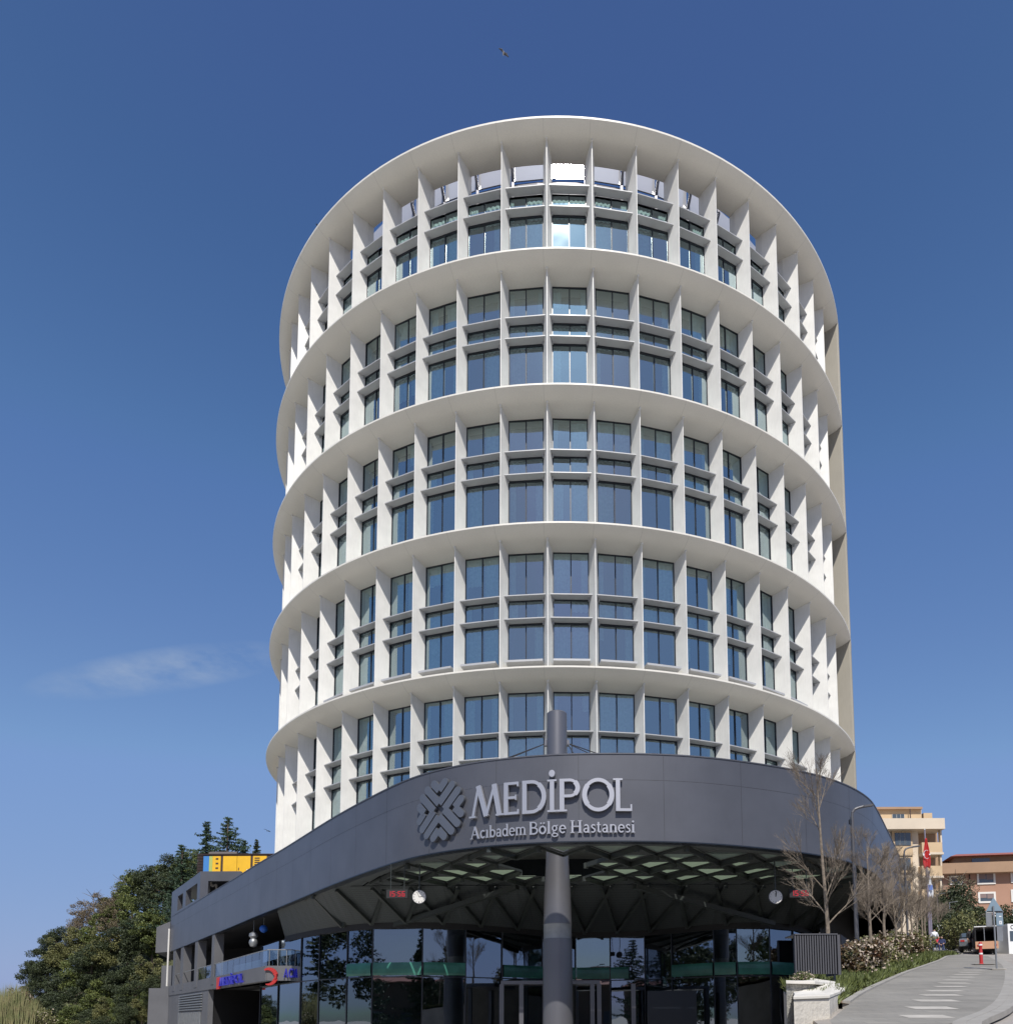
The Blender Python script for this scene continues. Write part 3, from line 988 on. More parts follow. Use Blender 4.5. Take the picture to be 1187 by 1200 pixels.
# lobby glass: panes between mullions, transom, spandrel band
gsx = [-22, -19.3, -16.6, -14.9, -12.7, -11.0, -8.15, -5.85, -3.9, -1.6, .45, 2.6, 4.7, 6.2, 8.4, 9.6, 11.5, 13.2, 15.4, 17.3]
for k in range(len(gsx) - 1):
    x0, x1 = gsx[k], gsx[k + 1]
    y0_, y1_ = gy(x0), gy(x1)
    for (za, zc) in ((-2.2, 2.38), (2.44, 5.3)):
        e = random.uniform(-.012, .012)
        pn = MB().add([(x0 + .03, y0_ + e, za), (x1 - .03, y1_ - e, za), (x1 - .03, y1_ - e, zc), (x0 + .03, y0_ + e, zc)], [(0, 1, 2, 3)])
        pb(pn, 'lobby_pane', 'lobby_glass', recalc=False)
    pb(MB().quadbar((x0, y0_, -2.2), (x0, y0_, 5.3), .06, .12), 'mullion', 'frame_dark')
    pb(MB().quadbar((x0, y0_, 2.41), (x1, y1_, 2.41), .1, .06), 'transom', 'frame_dark')
    if not (-5.9 < x0 < -4) and k > 3:
        a = Vector((x0, y0_)); b = Vector((x1, y1_)); d = (b - a).normalized(); nn = Vector((d.y, -d.x)) 
        a2 = a + d * .05 + nn * .05; b2 = b - d * .05 + nn * .05
        if k == 11: b2 = a2.lerp(b2, .55)
        if k == 12: continue
        sp = MB()
        prf = [(0.02, 2.50), (.05, 2.62), (.06, 2.85), (.05, 3.08), (0.02, 3.22)]
        for (o0, z0_), (o1, z1_) in zip(prf[:-1], prf[1:]):
            sp.add([(a2.x + nn.x * o0, a2.y + nn.y * o0, z0_), (b2.x + nn.x * o0, b2.y + nn.y * o0, z0_), (b2.x + nn.x * o1, b2.y + nn.y * o1, z1_), (a2.x + nn.x * o1, a2.y + nn.y * o1, z1_)], [(0, 1, 2, 3)])
        pb(sp, 'teal_spandrel', 'teal', recalc=False)
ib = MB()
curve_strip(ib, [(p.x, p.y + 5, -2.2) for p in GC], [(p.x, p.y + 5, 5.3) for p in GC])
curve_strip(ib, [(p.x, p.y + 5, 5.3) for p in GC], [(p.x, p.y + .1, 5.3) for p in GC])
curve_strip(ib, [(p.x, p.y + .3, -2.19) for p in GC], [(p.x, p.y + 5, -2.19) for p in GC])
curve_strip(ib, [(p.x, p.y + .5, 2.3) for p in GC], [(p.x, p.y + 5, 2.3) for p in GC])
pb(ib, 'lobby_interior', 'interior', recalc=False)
# entrance portal
for px_ in (588, 611, 694, 702, 742):
    b = at(px_, 1160, 44.6)
    pb(MB().box(b.x - .12, b.x + .12, 44.5, 44.7, -2.2, 1.95), 'portal_post', 'column_paint')
a, b = at(587, 1152, 44.6), at(703, 1152, 44.6)
pb(MB().box(a.x, b.x, 44.45, 46.5, 1.95, 2.15), 'portal_header', 'column_paint')
a, b = at(756, 1160, 45.6), at(812, 1160, 45.6)
pb(MB().box(a.x, b.x, 44.4, 44.52, -2.2, 1.55), 'wind_lobby', 'frame_dark')
# parapet wall glimpsed behind the planted bed
rw = MB()
for (x0, y0_, x1, y1_) in ((15.6, 46.0, 19.5, 54), (19.5, 54, 25, 68)):
    rw.quadbar((x0, y0_, 1.4), (x1, y1_, 1.4), .3, 6.8)
pb(rw, 'terrace_wall', 'slate_wall')
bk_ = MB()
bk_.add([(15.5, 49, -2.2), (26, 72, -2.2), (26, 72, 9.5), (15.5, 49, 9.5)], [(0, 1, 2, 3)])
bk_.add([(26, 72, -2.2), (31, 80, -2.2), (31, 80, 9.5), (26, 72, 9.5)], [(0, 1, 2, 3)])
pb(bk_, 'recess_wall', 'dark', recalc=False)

# ---- left wing
A0 = Vector((-40.26, 80.41)); 
s0 = 0.0
sTer = f_near(-19.2, 50.7)
def wing_strip(mb, sA, sB, z0, z1, off, thick=.3, n=24):
    for k in range(n):
        u, w_ = sA + (sB - sA) * k / n, sA + (sB - sA) * (k + 1) / n
        a = fascia_pt(u, z0, off); b = fascia_pt(w_, z0, off); a2 = fascia_pt(u, z0, off - thick); b2 = fascia_pt(w_, z0, off - thick)
        T = lambda P: (P[0], P[1], z1)
        mb.add([a, b, b2, a2, T(a), T(b), T(b2), T(a2)], [(0, 3, 2, 1), (4, 5, 6, 7), (0, 1, 5, 4), (2, 3, 7, 6)] + ([(0, 4, 7, 3)] if k == 0 else []) + ([(1, 2, 6, 5)] if k == n - 1 else []))
    return mb
pb(wing_strip(MB(), 0, sTer, 2.55, 3.5, -.05, .5), 'terrace_slab', 'slate_wall')
def s_of_px(x):
    best = None
    for i in range(len(FC) - 1):
        pxa = XP + F_ * FC[i].x / FC[i].y
        if pxa >= x: return FS[i]
    return 0
tf = MB()
wp = [FC[i] for i in range(len(FC)) if FS[i] < sTer]
tfp = [(p.x + .3, p.y + .2) for p in wp]
tf.prism(tfp + [(-14, 54), (-14, 90), (-40, 90)], 3.3, 3.45)
o = pb(tf, 'terrace_floor', 'slate_wall')
bm = bmesh.new(); bm.from_mesh(o.data); bmesh.ops.triangulate(bm, faces=[f for f in bm.faces if len(f.verts) > 4]); bm.to_mesh(o.data); bm.free()
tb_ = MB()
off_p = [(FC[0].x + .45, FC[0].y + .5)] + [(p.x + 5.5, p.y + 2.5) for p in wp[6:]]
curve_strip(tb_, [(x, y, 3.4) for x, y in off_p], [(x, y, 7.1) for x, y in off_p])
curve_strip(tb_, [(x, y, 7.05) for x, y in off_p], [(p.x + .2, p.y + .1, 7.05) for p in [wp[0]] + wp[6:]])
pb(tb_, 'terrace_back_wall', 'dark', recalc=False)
for x0, x1 in ((199, 202.5), (209.5, 213), (225, 228.5), (243, 248)):
    u0, u1 = s_of_px(x0), s_of_px(x1)
    pb(wing_strip(MB(), u0, max(u1, u0 + .6), 2.9, 7.0, -.02, .7, 2), 'terrace_column', 'slate_wall')
# glass balustrade
u0, u1 = s_of_px(229), sTer
k_ = 12
for i in range(k_):
    a_, b_ = u0 + (u1 - u0) * i / k_, u0 + (u1 - u0) * (i + .96) / k_
    rg = MB().add([fascia_pt(a_, 3.5, -.1), fascia_pt(b_, 3.5, -.1), fascia_pt(b_, 4.5, -.1), fascia_pt(a_, 4.5, -.1)], [(0, 1, 2, 3)])
    pb(rg, 'balustrade_pane', 'rail_glass', recalc=False)
hr = MB(); hp = [fascia_pt(s_of_px(199) + (u1 - s_of_px(199)) * i / 30, 4.53, -.1) for i in range(31)]
hr.path(hp, .035, 6); e = hp[-1]; hr.path([e, (e[0] + 2.6, e[1] + .3, 4.53)], .035, 6)
pb(hr, 'handrail', 'galv')
bl_ = MB(); 
for i in range(5):
    bl_.box(e[0] + .1 + i * .55, e[0] + .14 + i * .55, e[1], e[1] + .05, 3.5, 4.5)
pb(bl_, 'balustrade_posts', 'galv')
pb(MB().add([(e[0], e[1], 3.5), (e[0] + 2.6, e[1] + .3, 3.5), (e[0] + 2.6, e[1] + .3, 4.5), (e[0], e[1], 4.5)], [(0, 1, 2, 3)]), 'balustrade_pane', 'rail_glass', recalc=False)
cur = MB()      # pale curtains behind the balustrade
for i in range(60):
    a_, b_ = s_of_px(247) + (u1 - s_of_px(247)) * i / 60, s_of_px(247) + (u1 - s_of_px(247)) * (i + 1) / 60
    cur.add([fascia_pt(a_, 3.5, -1.6 + .12 * (i % 2)), fascia_pt(b_, 3.5, -1.6 + .12 * ((i + 1) % 2)), fascia_pt(b_, 4.42, -1.6 + .12 * ((i + 1) % 2)), fascia_pt(a_, 4.42, -1.6 + .12 * (i % 2))], [(0, 1, 2, 3)])
pb(cur, 'terrace_blind', 'galv_blue', recalc=False)
# slab return towards the lobby and lower storey
eS = fascia_pt(sTer, 0, -.1)
pb(MB().box(eS[0] - .1, eS[0] + 4.5, eS[1], eS[1] + .4, 2.55, 3.5), 'terrace_slab_return', 'slate_wall')
lw = MB(); wing_strip(lw, 0, s_of_px(242), -2.2, 2.55, -.1, .4)
pb(lw, 'lower_wall', 'slate_wall')
pb(MB().add([fascia_pt(s_of_px(242), -2.2, -.15), (-24, 72, -2.2), (-24, 72, 2.6), fascia_pt(s_of_px(242), 2.6, -.15)], [(0, 1, 2, 3)]), 'bay_shade_wall', 'dark', recalc=False)  # side wall coloured near-black to stand in for the bay's shade
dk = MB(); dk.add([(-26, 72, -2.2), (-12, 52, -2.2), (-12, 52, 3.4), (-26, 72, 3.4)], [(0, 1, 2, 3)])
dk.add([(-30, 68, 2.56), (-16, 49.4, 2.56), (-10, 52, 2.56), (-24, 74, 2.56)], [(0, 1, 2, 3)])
pb(dk, 'vehicle_bay_shade', 'dark', recalc=False)  # near-black back and ceiling sheets: shade of the recess put into colour
# vent grilles
lv = MB(); lv2 = MB()
ul0, ul1 = s_of_px(207), s_of_px(236)
for i in range(12):
    z_ = -.15 + i * .22
    if z_ < .8: continue
    wing_strip(lv, ul0, ul1, z_, z_ + .1, .02, .1, 6)
for i in range(16):
    a_ = ul0 + (ul1 - ul0) * i / 16
    wing_strip(lv2, a_, a_ + (ul1 - ul0) / 34, -1.6, .78, .02, .1, 1)
pb(lv, 'vent_louvre', 'galv'); pb(lv2, 'vent_grille', 'galv')
# upper storey above the band at the far left, with openings
uA, uB = 0.02, s_of_px(229)
zt = 13.05; zo0, zo1 = 10.75, 12.2
us = MB()
cuts = [(s_of_px(201.5), s_of_px(208)), (s_of_px(212.5), s_of_px(226))]
wing_strip(us, uA, uB, zo1, zt, -.002, .45)
wing_strip(us, uA, uB, 10.3, zo0, -.002, .45)
prev = uA
for c0, c1 in cuts + [(uB, uB)]:
    if c0 > prev: wing_strip(us, prev, c0, zo0, zo1, -.002, .45, 3)
    prev = c1
pB = f_at(uB, 0)[0]
us.box(pB.x + .003, pB.x + 3.5, pB.y, pB.y + .4, zo1, zt)
us.box(pB.x + .003, pB.x + .7, pB.y, pB.y + .4, 9.7, zo1)
us.box(pB.x + 2.7, pB.x + 3.5, pB.y, pB.y + .4, 9.7, zo1)
us.prism([(FC[0].x + .3, FC[0].y), (pB.x, pB.y + .3), (pB.x + 3.4, pB.y + .3), (pB.x + 3.4, pB.y + 22), (FC[0].x, FC[0].y + 4)], zt - .1, zt - .005)
pb(us, 'upper_storey', 'slate')
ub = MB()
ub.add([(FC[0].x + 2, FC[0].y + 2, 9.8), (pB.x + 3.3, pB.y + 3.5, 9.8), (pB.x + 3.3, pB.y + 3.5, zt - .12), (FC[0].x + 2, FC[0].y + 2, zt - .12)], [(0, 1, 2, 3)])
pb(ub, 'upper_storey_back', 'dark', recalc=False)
pb(MB().box(pB.x + 1.0, pB.x + 1.7, pB.y + 1.0, pB.y + 1.05, 9.8, 11.7), 'white_door', 'render_white')
# annex blocks beyond the left end
def annex(px0, px1, py0, zlow, Y, name):
    a, b = at(px0, py0, Y), at(px1, py0, Y)
    pb(MB().box(a.x, b.x + .6, Y, Y + 8, zlow, a.z), name, 'slate_wall')
annex(174.5, 199, 1158.5, -2.2, 80.9, 'annex_wall')
annex(189.5, 199, 1132, -2, 81.4, 'annex_wall')
a, b = at(183.5, 1087, 81.0), at(199.5, 1087, 81.0); c = at(183.5, 1117, 81.0)
bxm = MB()
bxm.add([(a.x, 81, c.z), (b.x, 81, c.z + .1), (b.x, 81, b.z + .6), (a.x, 81, a.z), (a.x + 1, 86, c.z - 1.1), (b.x, 86, c.z - 1.3), (b.x, 86, b.z + .6), (a.x + 1, 86, a.z)],
        [(0, 1, 2, 3), (0, 4, 5, 1), (4, 7, 6, 5), (0, 3, 7, 4), (3, 2, 6, 7), (1, 5, 6, 2)])
pb(bxm, 'projecting_box', 'slate_wall')
q0 = f_at(0.1, .12)[0]
pb(MB().tube((q0.x, q0.y, 3.5), (q0.x, q0.y, 9.3), .09, .09, 8), 'downpipe', 'render_white')
pb(MB().box(pB.x + 3.6, -19, pB.y + 1.0, 82, 9.75, 13.4), 'plant_base', 'render_white')

# ---- column through the canopy with tie cables
cy = 36.9
cx = at(653, 1000, cy).x
def mz(py): return at(653, py, cy).z + 2.2
col = empty('canopy_mast', (cx, cy, -2.2))
tag(col, 'tall round grey metal mast piercing the canopy in front of the lobby', 'mast')
zb1, zb2, ztop = mz(1101), mz(1085), mz(836)
cm = MB(); cm.lathe([(.73, 0.0), (.70, 2.0), (.665, zb1)], n=40)
cm.build('lower_sleeve', 'column_paint', col, smooth=True)
cm = MB(); cm.lathe([(.65, zb1), (.65, zb2), (.66, zb2 + .03)], n=40)
cm.build('clamp_band', 'galv', col, smooth=True)
cm = MB(); cm.lathe([(.66, zb2 + .03), (.62, mz(1050)), (.54, mz(1010)), (.52, mz(960)), (.475, ztop - .05), (.43, ztop), (.0, ztop + .02)], n=40)
cm.build('shaft', 'column_paint', col, smooth=True)
for dx, dy, dz in ((-6.2, -.6, -2.6), (-5.6, -1.6, -2.9), (4.6, -2.6, -3.2), (6.6, -1.4, -2.9), (1.4, -3.6, -3.6)):
    st_ = Vector((.48 * (1 if dx > 0 else -1), 0, mz(871)))
    MB().tube(st_, st_ + Vector((dx, dy, dz)), .022, .022, 6).build('cable', 'seam', col)
for s_ in (-1, 1):
    MB().box(s_ * .52 - .07, s_ * .52 + .07, -.1, .1, mz(871) - .15, mz(871) + .12).build('cable_bracket', 'column_paint', col)

# ================================================================== LETTERING
def arc(cx_, cy_, rx, ry, a0, a1, n=14):
    return [(cx_ + rx * cos(radians(a0 + (a1 - a0) * k / n)), cy_ + ry * sin(radians(a0 + (a1 - a0) * k / n))) for k in range(n + 1)]
# glyph: (advance, [ (points, width or (w0..)) ])   cap height 1
T, K, SER = .085, .155, .055
def ser(x, y, w=.26): return ([(x - w / 2, y), (x + w / 2, y)], SER)
G = {
 'M': (1.10, [([(.10, .0), (.30, 1.0)], T), ([(.28, 1.0), (.56, .02)], K), ([(.56, .02), (.84, 1.0)], T), ([(.82, 1.0), (1.0, .0)], K), ser(.09, .03, .22), ser(1.01, .03, .26)]),
 'E': (.66, [([(.16, .0), (.16, 1.0)], K), ([(.10, .965), (.60, .965)], .08), ([(.16, .52), (.52, .52)], .08), ([(.10, .035), (.62, .035)], .08), ([(.585, .86), (.585, 1.0)], .06), ([(.60, 0), (.60, .15)], .06), ([(.515, .44), (.515, .60)], .05)]),
 'D': (.98, [([(.16, .0), (.16, 1.0)], K), ([(.08, .965)] + arc(.42, .5, .43, .465, 90, -90, 18) + [(.08, .035)], .10), (arc(.42, .5, .43, .46, 55, -55, 10), K)]),
 'İ': (.36, [([(.18, .0), (.18, 1.0)], K), ser(.18, .03, .34), ser(.18, .97, .34), (arc(.18, 1.19, .055, .055, 0, 360, 12), .11)]),
 'P': (.78, [([(.16, .0), (.16, 1.0)], K), ser(.16, .03, .34), ([(.08, .965)] + arc(.42, .72, .27, .245, 90, -90, 14) + [(.16, .475)], .085), (arc(.42, .72, .27, .24, 50, -50, 8), K)]),
 'O': (1.12, [(arc(.56, .5, .45, .46, 0, 360, 36), .11), (arc(.56, .5, .44, .46, 40, -40, 12), K), (arc(.56, .5, .44, .46, 140, 220, 12), K)]),
 'L': (.70, [([(.16, .0), (.16, 1.0)], K), ser(.16, .97, .34), ([(.08, .035), (.64, .035)], .08), ([(.63, 0), (.63, .2)], .06)]),
 'A': (.86, [([(.08, 0), (.40, 1.0)], .08), ([(.38, 1.0), (.74, 0)], .15), ([(.2, .34), (.60, .34)], .07), ser(.08, .03, .22), ser(.76, .03, .24)]),
 'B': (.74, [([(.17, 0), (.17, 1)], .15), ([(.08, .965)] + arc(.38, .745, .2, .22, 90, -90, 10) + [(.17, .525)], .09), ([(.17, .525)] + arc(.40, .28, .25, .245, 90, -90, 10) + [(.08, .035)], .11)]),
 'H': (.96, [([(.2, 0), (.2, 1)], .15), ([(.76, 0), (.76, 1)], .15), ([(.2, .52), (.76, .52)], .08), ser(.2, .03, .3), ser(.2, .97, .3), ser(.76, .03, .3), ser(.76, .97, .3)]),
 'c': (.52, [(arc(.29, .33, .2, .29, 45, 315, 16), .12)]),
 'ı': (.32, [([(.16, 0), (.16, .66)], .14), ser(.16, .03, .28), ([(.05, .63), (.16, .63)], .055)]),
 'i': (.32, [([(.16, 0), (.16, .66)], .14), ser(.16, .03, .28), ([(.05, .63), (.16, .63)], .055), (arc(.16, .88, .04, .04, 0, 360, 8), .08)]),
 'b': (.60, [([(.14, 0), (.14, 1)], .13), (arc(.32, .32, .19, .28, 0, 360, 18), .11), ([(.03, .97), (.14, .97)], .055)]),
 'd': (.60, [([(.46, 0), (.46, 1)], .13), (arc(.28, .32, .19, .28, 0, 360, 18), .11), ([(.35, .97), (.46, .97)], .055), ser(.5, .03, .18)]),
 'a': (.54, [([(.40, 0), (.40, .45)], .13), (arc(.26, .45, .14, .18, 0, 150, 8), .10), (arc(.24, .19, .14, .15, 60, 330, 12), .10), ser(.45, .03, .16)]),
 'e': (.54, [(arc(.28, .33, .2, .29, 0, 315, 16), .11), ([(.1, .35), (.46, .35)], .07)]),
 'm': (.96, [([(.15, 0), (.15, .66)], .13), ([(.48, 0), (.48, .45)], .13), ([(.81, 0), (.81, .45)], .13), (arc(.315, .45, .165, .17, 180, 0, 8), .09), (arc(.645, .45, .165, .17, 180, 0, 8), .09), ser(.15, .03, .26), ser(.48, .03, .24), ser(.81, .03, .26)]),
 'n': (.64, [([(.15, 0), (.15, .66)], .13), ([(.49, 0), (.49, .45)], .13), (arc(.32, .45, .17, .17, 180, 0, 8), .09), ser(.15, .03, .26), ser(.49, .03, .26)]),
 'ö': (.60, [(arc(.3, .32, .21, .29, 0, 360, 18), .12), (arc(.19, .86, .035, .035, 0, 360, 8), .07), (arc(.41, .86, .035, .035, 0, 360, 8), .07)]),
 'l': (.32, [([(.16, 0), (.16, 1)], .14), ser(.16, .03, .28), ([(.05, .97), (.16, .97)], .055)]),
 'g': (.56, [(arc(.26, .42, .15, .2, 0, 360, 14), .10), (arc(.28, -.12, .2, .13, 0, 360, 14), .08), ([(.2, .24), (.16, .1), (.3, .02)], .08), ([(.36, .6), (.5, .66)], .07)]),
 's': (.44, [([(.36, .56), (.28, .63), (.18, .62), (.12, .54), (.14, .44), (.22, .36), (.32, .29), (.36, .18), (.30, .07), (.2, .03), (.09, .08)], .10)]),
 't': (.40, [([(.17, .08), (.17, .84)], .12), ([(.05, .63), (.35, .63)], .06), ([(.17, .1), (.24, .04), (.36, .08)], .09)]),
 'C': (.80, [(arc(.44, .5, .34, .46, 45, 315, 20), .15)]),
 'S': (.6, [([(.5, .86), (.38, .95), (.22, .93), (.12, .80), (.14, .65), (.28, .54), (.42, .44), (.50, .28), (.42, .10), (.25, .05), (.09, .12)], .14)]),
 'R': (.76, [([(.17, 0), (.17, 1)], .15), ([(.08, .965)] + arc(.38, .74, .22, .225, 90, -90, 10) + [(.17, .515)], .1), ([(.36, .5), (.66, 0)], .15)]),
 'V': (.8, [([(.08, 1), (.4, 0)], .14), ([(.4, 0), (.72, 1)], .1)]),
}
def stroke_polys(pts, w):
    """offset polyline to one closed ribbon polygon list of quads"""
    P = [Vector(p) for p in pts]
    n_ = len(P)
    closed = n_ > 3 and (P[0] - P[-1]).length < 1e-4
    L, R_ = [], []
    for i in range(n_):
        if closed: d = (P[(i + 1) % (n_ - 1)] - P[(i - 1) % (n_ - 1)])
        else: d = P[min(i + 1, n_ - 1)] - P[max(i - 1, 0)]
        d.normalize()
        q = Vector((-d.y, d.x)) * w / 2
        L.append(P[i] + q); R_.append(P[i] - q)
    return L, R_, closed
def glyph_mesh(ch, size, mapf, depth, sx=1.0, back=0.03):
    mb = MB()
    k_ = 0
    for pts, w in G[ch][1]:
        L, R_, closed = stroke_polys(pts, w)
        n_ = len(L)
        dd = depth + .0016 * k_
        bb = back + .0005 * k_
        k_ += 1
        vs = []
        for i in range(n_):
            for q in (L[i], R_[i]):
                for o_ in (bb, dd):
                    vs.append(mapf(q.x * size * sx, q.y * size, o_))
        fs = []
        for i in range(n_ - 1):
            a = 4 * i; b = 4 * (i + 1)
            fs += [(a + 1, b + 1, b + 3, a + 3), (a, a + 2, b + 2, b), (a, b, b + 1, a + 1), (a + 2, a + 3, b + 3, b + 2)]
        if not closed:
            fs += [(0, 1, 3, 2), (4 * n_ - 4, 4 * n_ - 2, 4 * n_ - 1, 4 * n_ - 3)]
        mb.add(vs, fs)
    return mb
sign = empty('hospital_sign', (-1.5, 31.3, 7.2))
tag(sign, 'raised silver metal lettering and woven round emblem mounted on the curved dark grey fascia', 'sign')
SM_ = Matrix.Translation((1.5, -31.3, -7.2))
def sb2(mb, name, m, parent=sign, **k):
    mb.v = [tuple(SM_ @ Vector(q)) for q in mb.v]
    return mb.build(name, m, parent, **k)
sL = f_near(-4.0, 32.06); sR = f_near(2.62, 31.0)
tot = sR - sL
frac = {'M': (0, .218), 'E': (.212, .327), 'D': (.328, .497), 'İ': (.493, .552), 'P': (.553, .690), 'O': (.692, .897), 'L': (.885, 1.0)}
for chx, (a_, b_) in frac.items():
    size = 1.31
    adv = G[chx][0] * size
    sx = (b_ - a_) * tot / adv
    sx *= 1.0
    def mf(u, v_, o_, a_=a_): return fascia_pt(sL + a_ * tot + u, 8.15 + v_, o_)
    sb2(glyph_mesh(chx, size, mf, .20, sx, .06), 'letter', 'letter_metal')
words = [('Acıbadem', 0.0, .365), ('Bölge', .378, .605), ('Hastanesi', .625, 1.012)]
for wd, a_, b_ in words:
    size = .50
    tw = sum(G[c][0] for c in wd) * size
    sx = (b_ - a_) * tot / tw
    u0_ = sL + a_ * tot
    for c in wd:
        def mf(u, v_, o_, u0_=u0_): return fascia_pt(u0_ + u, 7.30 + v_, o_)
        sb2(glyph_mesh(c, size, mf, .13, sx, .04), 'small_letter', 'letter_metal')
        u0_ += G[c][0] * size * sx
# emblem: nested chevrons in four directions, rounded ends, circular outline
em = MB()
ec_s = f_near(-5.34, 32.84); ec_z = 8.74; RE_ = 1.36
def em_bar(p, q, w, dep, roundp=True, roundq=True):
    p = Vector(p); q = Vector(q); d = (q - p).normalized(); nn = Vector((-d.y, d.x))
    out = []
    if roundq: out += [q + (nn * cos(t) + d * sin(t)) * w / 2 for t in [pi * k / 8 for k in range(9)]]
    else: out += [q + nn * w / 2, q - nn * w / 2]
    if roundp: out += [p - (nn * cos(t) + d * sin(t)) * w / 2 for t in [pi * k / 8 for k in range(9)]]
    else: out += [p - nn * w / 2, p + nn * w / 2]
    n_ = len(out)
    f1 = [fascia_pt(ec_s + v_.x, ec_z + v_.y, dep) for v_ in out]; f0 = [fascia_pt(ec_s + v_.x, ec_z + v_.y, .03) for v_ in out]
    em.add(f1 + f0, [tuple(range(n_)), tuple(range(n_, 2 * n_))[::-1]] + [(k, n_ + k, n_ + (k + 1) % n_, (k + 1) % n_) for k in range(n_)])
wv = .335; gp = .062; pitch = wv + gp
dep_i = 0
for qd in range(4):
    ang = qd * pi / 2
    ca, sa_ = cos(ang), sin(ang)
    rot = lambda v_: (v_[0] * ca - v_[1] * sa_, v_[0] * sa_ + v_[1] * ca)
    for kk in range(2):
        apex = (pitch / 2 + gp * .1 + kk * pitch) * sqrt(2)
        # arm along +45 deg from apex at (0, apex) until circle
        for s_ in (-1, 1):
            dx, dy = s_ * sqrt(.5), sqrt(.5)
            # |(t dx, apex + t dy)| = R
            rr_ = RE_ - wv * .5
            bq = apex * dy
            t = -bq + sqrt(max(0, bq * bq - apex * apex + rr_ * rr_))
            p = (0, apex); q = (t * dx, apex + t * dy)
            em_bar(rot(p), rot(q), wv, .16 + .002 * (dep_i % 12), roundp=False)
            dep_i += 1
sb2(em, 'emblem', 'emblem_metal')

# small fascia fixtures
for (X_, Y_, z_, sgn) in ((7.88, 32.36, 8.62, 1), (-11.16, 39.37, 8.35, -1)):
    s_ = f_near(X_, Y_)
    p0, d, nn = f_at(s_, 0)
    fo = empty('flood_lamp' if sgn > 0 else 'wall_camera', (p0.x, p0.y, z_))
    R3 = Matrix(((d.x, nn.x, 0), (d.y, nn.y, 0), (0, 0, 1)))
    fo.rotation_euler = R3.to_euler()
    if sgn > 0:
        tag(fo, 'small black flood lamp on a short bracket at the right part of the grey fascia', 'flood lamp')
        MB().tube((0, .005, 0), (0, .3, .05), .03, .03, 6).build('bracket', 'frame_dark', fo)
        MB().tube((0, .24, .12), (0, .42, -.10), .13, .09, 10).build('lamp_head', 'frame_dark', fo)
    else:
        tag(fo, 'slim pale security camera on an arm at the left part of the grey fascia', 'security camera')
        MB().quadbar((0, .005, 0), (-.05, .5, .12), .05, .05).build('arm', 'galv', fo)
        MB().quadbar((-.25, .5, .10), (.22, .56, .17), .12, .12).build('camera_body', 'galv', fo)

# clocks and LED displays hung from the canopy
SEG = {'0': 'abcdef', '1': 'bc', '2': 'abged', '3': 'abgcd', '4': 'fgbc', '5': 'afgcd', '6': 'afgedc', '9': 'abcdfg', '-': 'ad'}
def seg_digit(mb, ch, x, z, w, h, t=.035, y=-.085):
    S = {'a': (x, x + w, z + h - t, z + h), 'd': (x, x + w, z, z + t), 'g': (x, x + w, z + h / 2 - t / 2, z + h / 2 + t / 2),
         'f': (x, x + t, z + h / 2, z + h), 'b': (x + w - t, x + w, z + h / 2, z + h), 'e': (x, x + t, z, z + h / 2), 'c': (x + w - t, x + w, z, z + h / 2)}
    for i, s_ in enumerate(SEG[ch]):
        a, b, c, d = S[s_]
        mb.box(a, b, y - .004 - .001 * i, y, c, d)
for (X_, Y_, z_, txt, w_) in ((-7.55, 35.0, 5.55, '15:56', .95), (10.12, 34.6, 5.43, '15:56', .95)):
    o = empty('led_clock', (X_, Y_, z_))
    tag(o, 'black LED clock with red digits under the canopy, %s the round clock' % ('left of' if X_ < 0 else 'right of'), 'digital clock')
    MB().box(-w_ / 2, w_ / 2, -.08, .08, -.19, .19).build('case', 'dark', o, bevel=.01)
    dg = MB(); x = -w_ / 2 + (.07 if len(txt) == 5 else .2)
    for c in txt:
        if c == ':':
            dg.box(x + .0, x + .035, -.089, -.085, -.07, -.035); dg.box(x + .0, x + .035, -.089, -.085, .035, .07); x += .08
        else:
            seg_digit(dg, c, x, -.12, .13, .24); x += .18
    dg.build('digits', 'led_red', o)
    for s_ in (-1, 1): MB().tube((s_ * .3, 0, .19), (s_ * .3, 0, Z_FB - z_ - .1), .02, .02, 6).build('hanger', 'beam_dark', o)
for (X_, Y_, z_, hh) in ((-6.58, 35.0, 5.42, (2.75, 11.3)), (9.05, 34.6, 5.28, (12, 12.3))):
    o = empty('round_clock', (X_, Y_, z_))
    tag(o, 'round white faced clock hanging under the canopy beside the %s LED display' % ('left' if X_ < 0 else 'right'), 'clock')
    r_ = .31
    f = MB(); f.tube((0, -.05, 0), (0, .05, 0), r_, r_, 32); f.build('case', 'bracket', o)
    f = MB(); f.tube((0, -.054, 0), (0, -.05, 0), r_ * .93, r_ * .93, 32); f.build('dial', 'render_white', o)
    f = MB()
    for k in range(12):
        t = k * pi / 6
        f.quadbar((sin(t) * r_ * .68, -.058, cos(t) * r_ * .68), (sin(t) * r_ * .86, -.058, cos(t) * r_ * .86), .035, .006)
    f.build('hour_marks', 'dark', o)
    f = MB()
    for L_, h_ in ((.17, hh[0]), (.24, hh[1])):
        t = h_ * pi / 6
        f.quadbar((0, -.062, 0), (sin(t) * L_, -.062, cos(t) * L_), .03, .006)
    f.build('hands', 'dark', o)
    MB().tube((0, 0, r_), (0, 0, Z_FB - z_ - .1), .03, .03, 6).build('hanger', 'beam_dark', o)

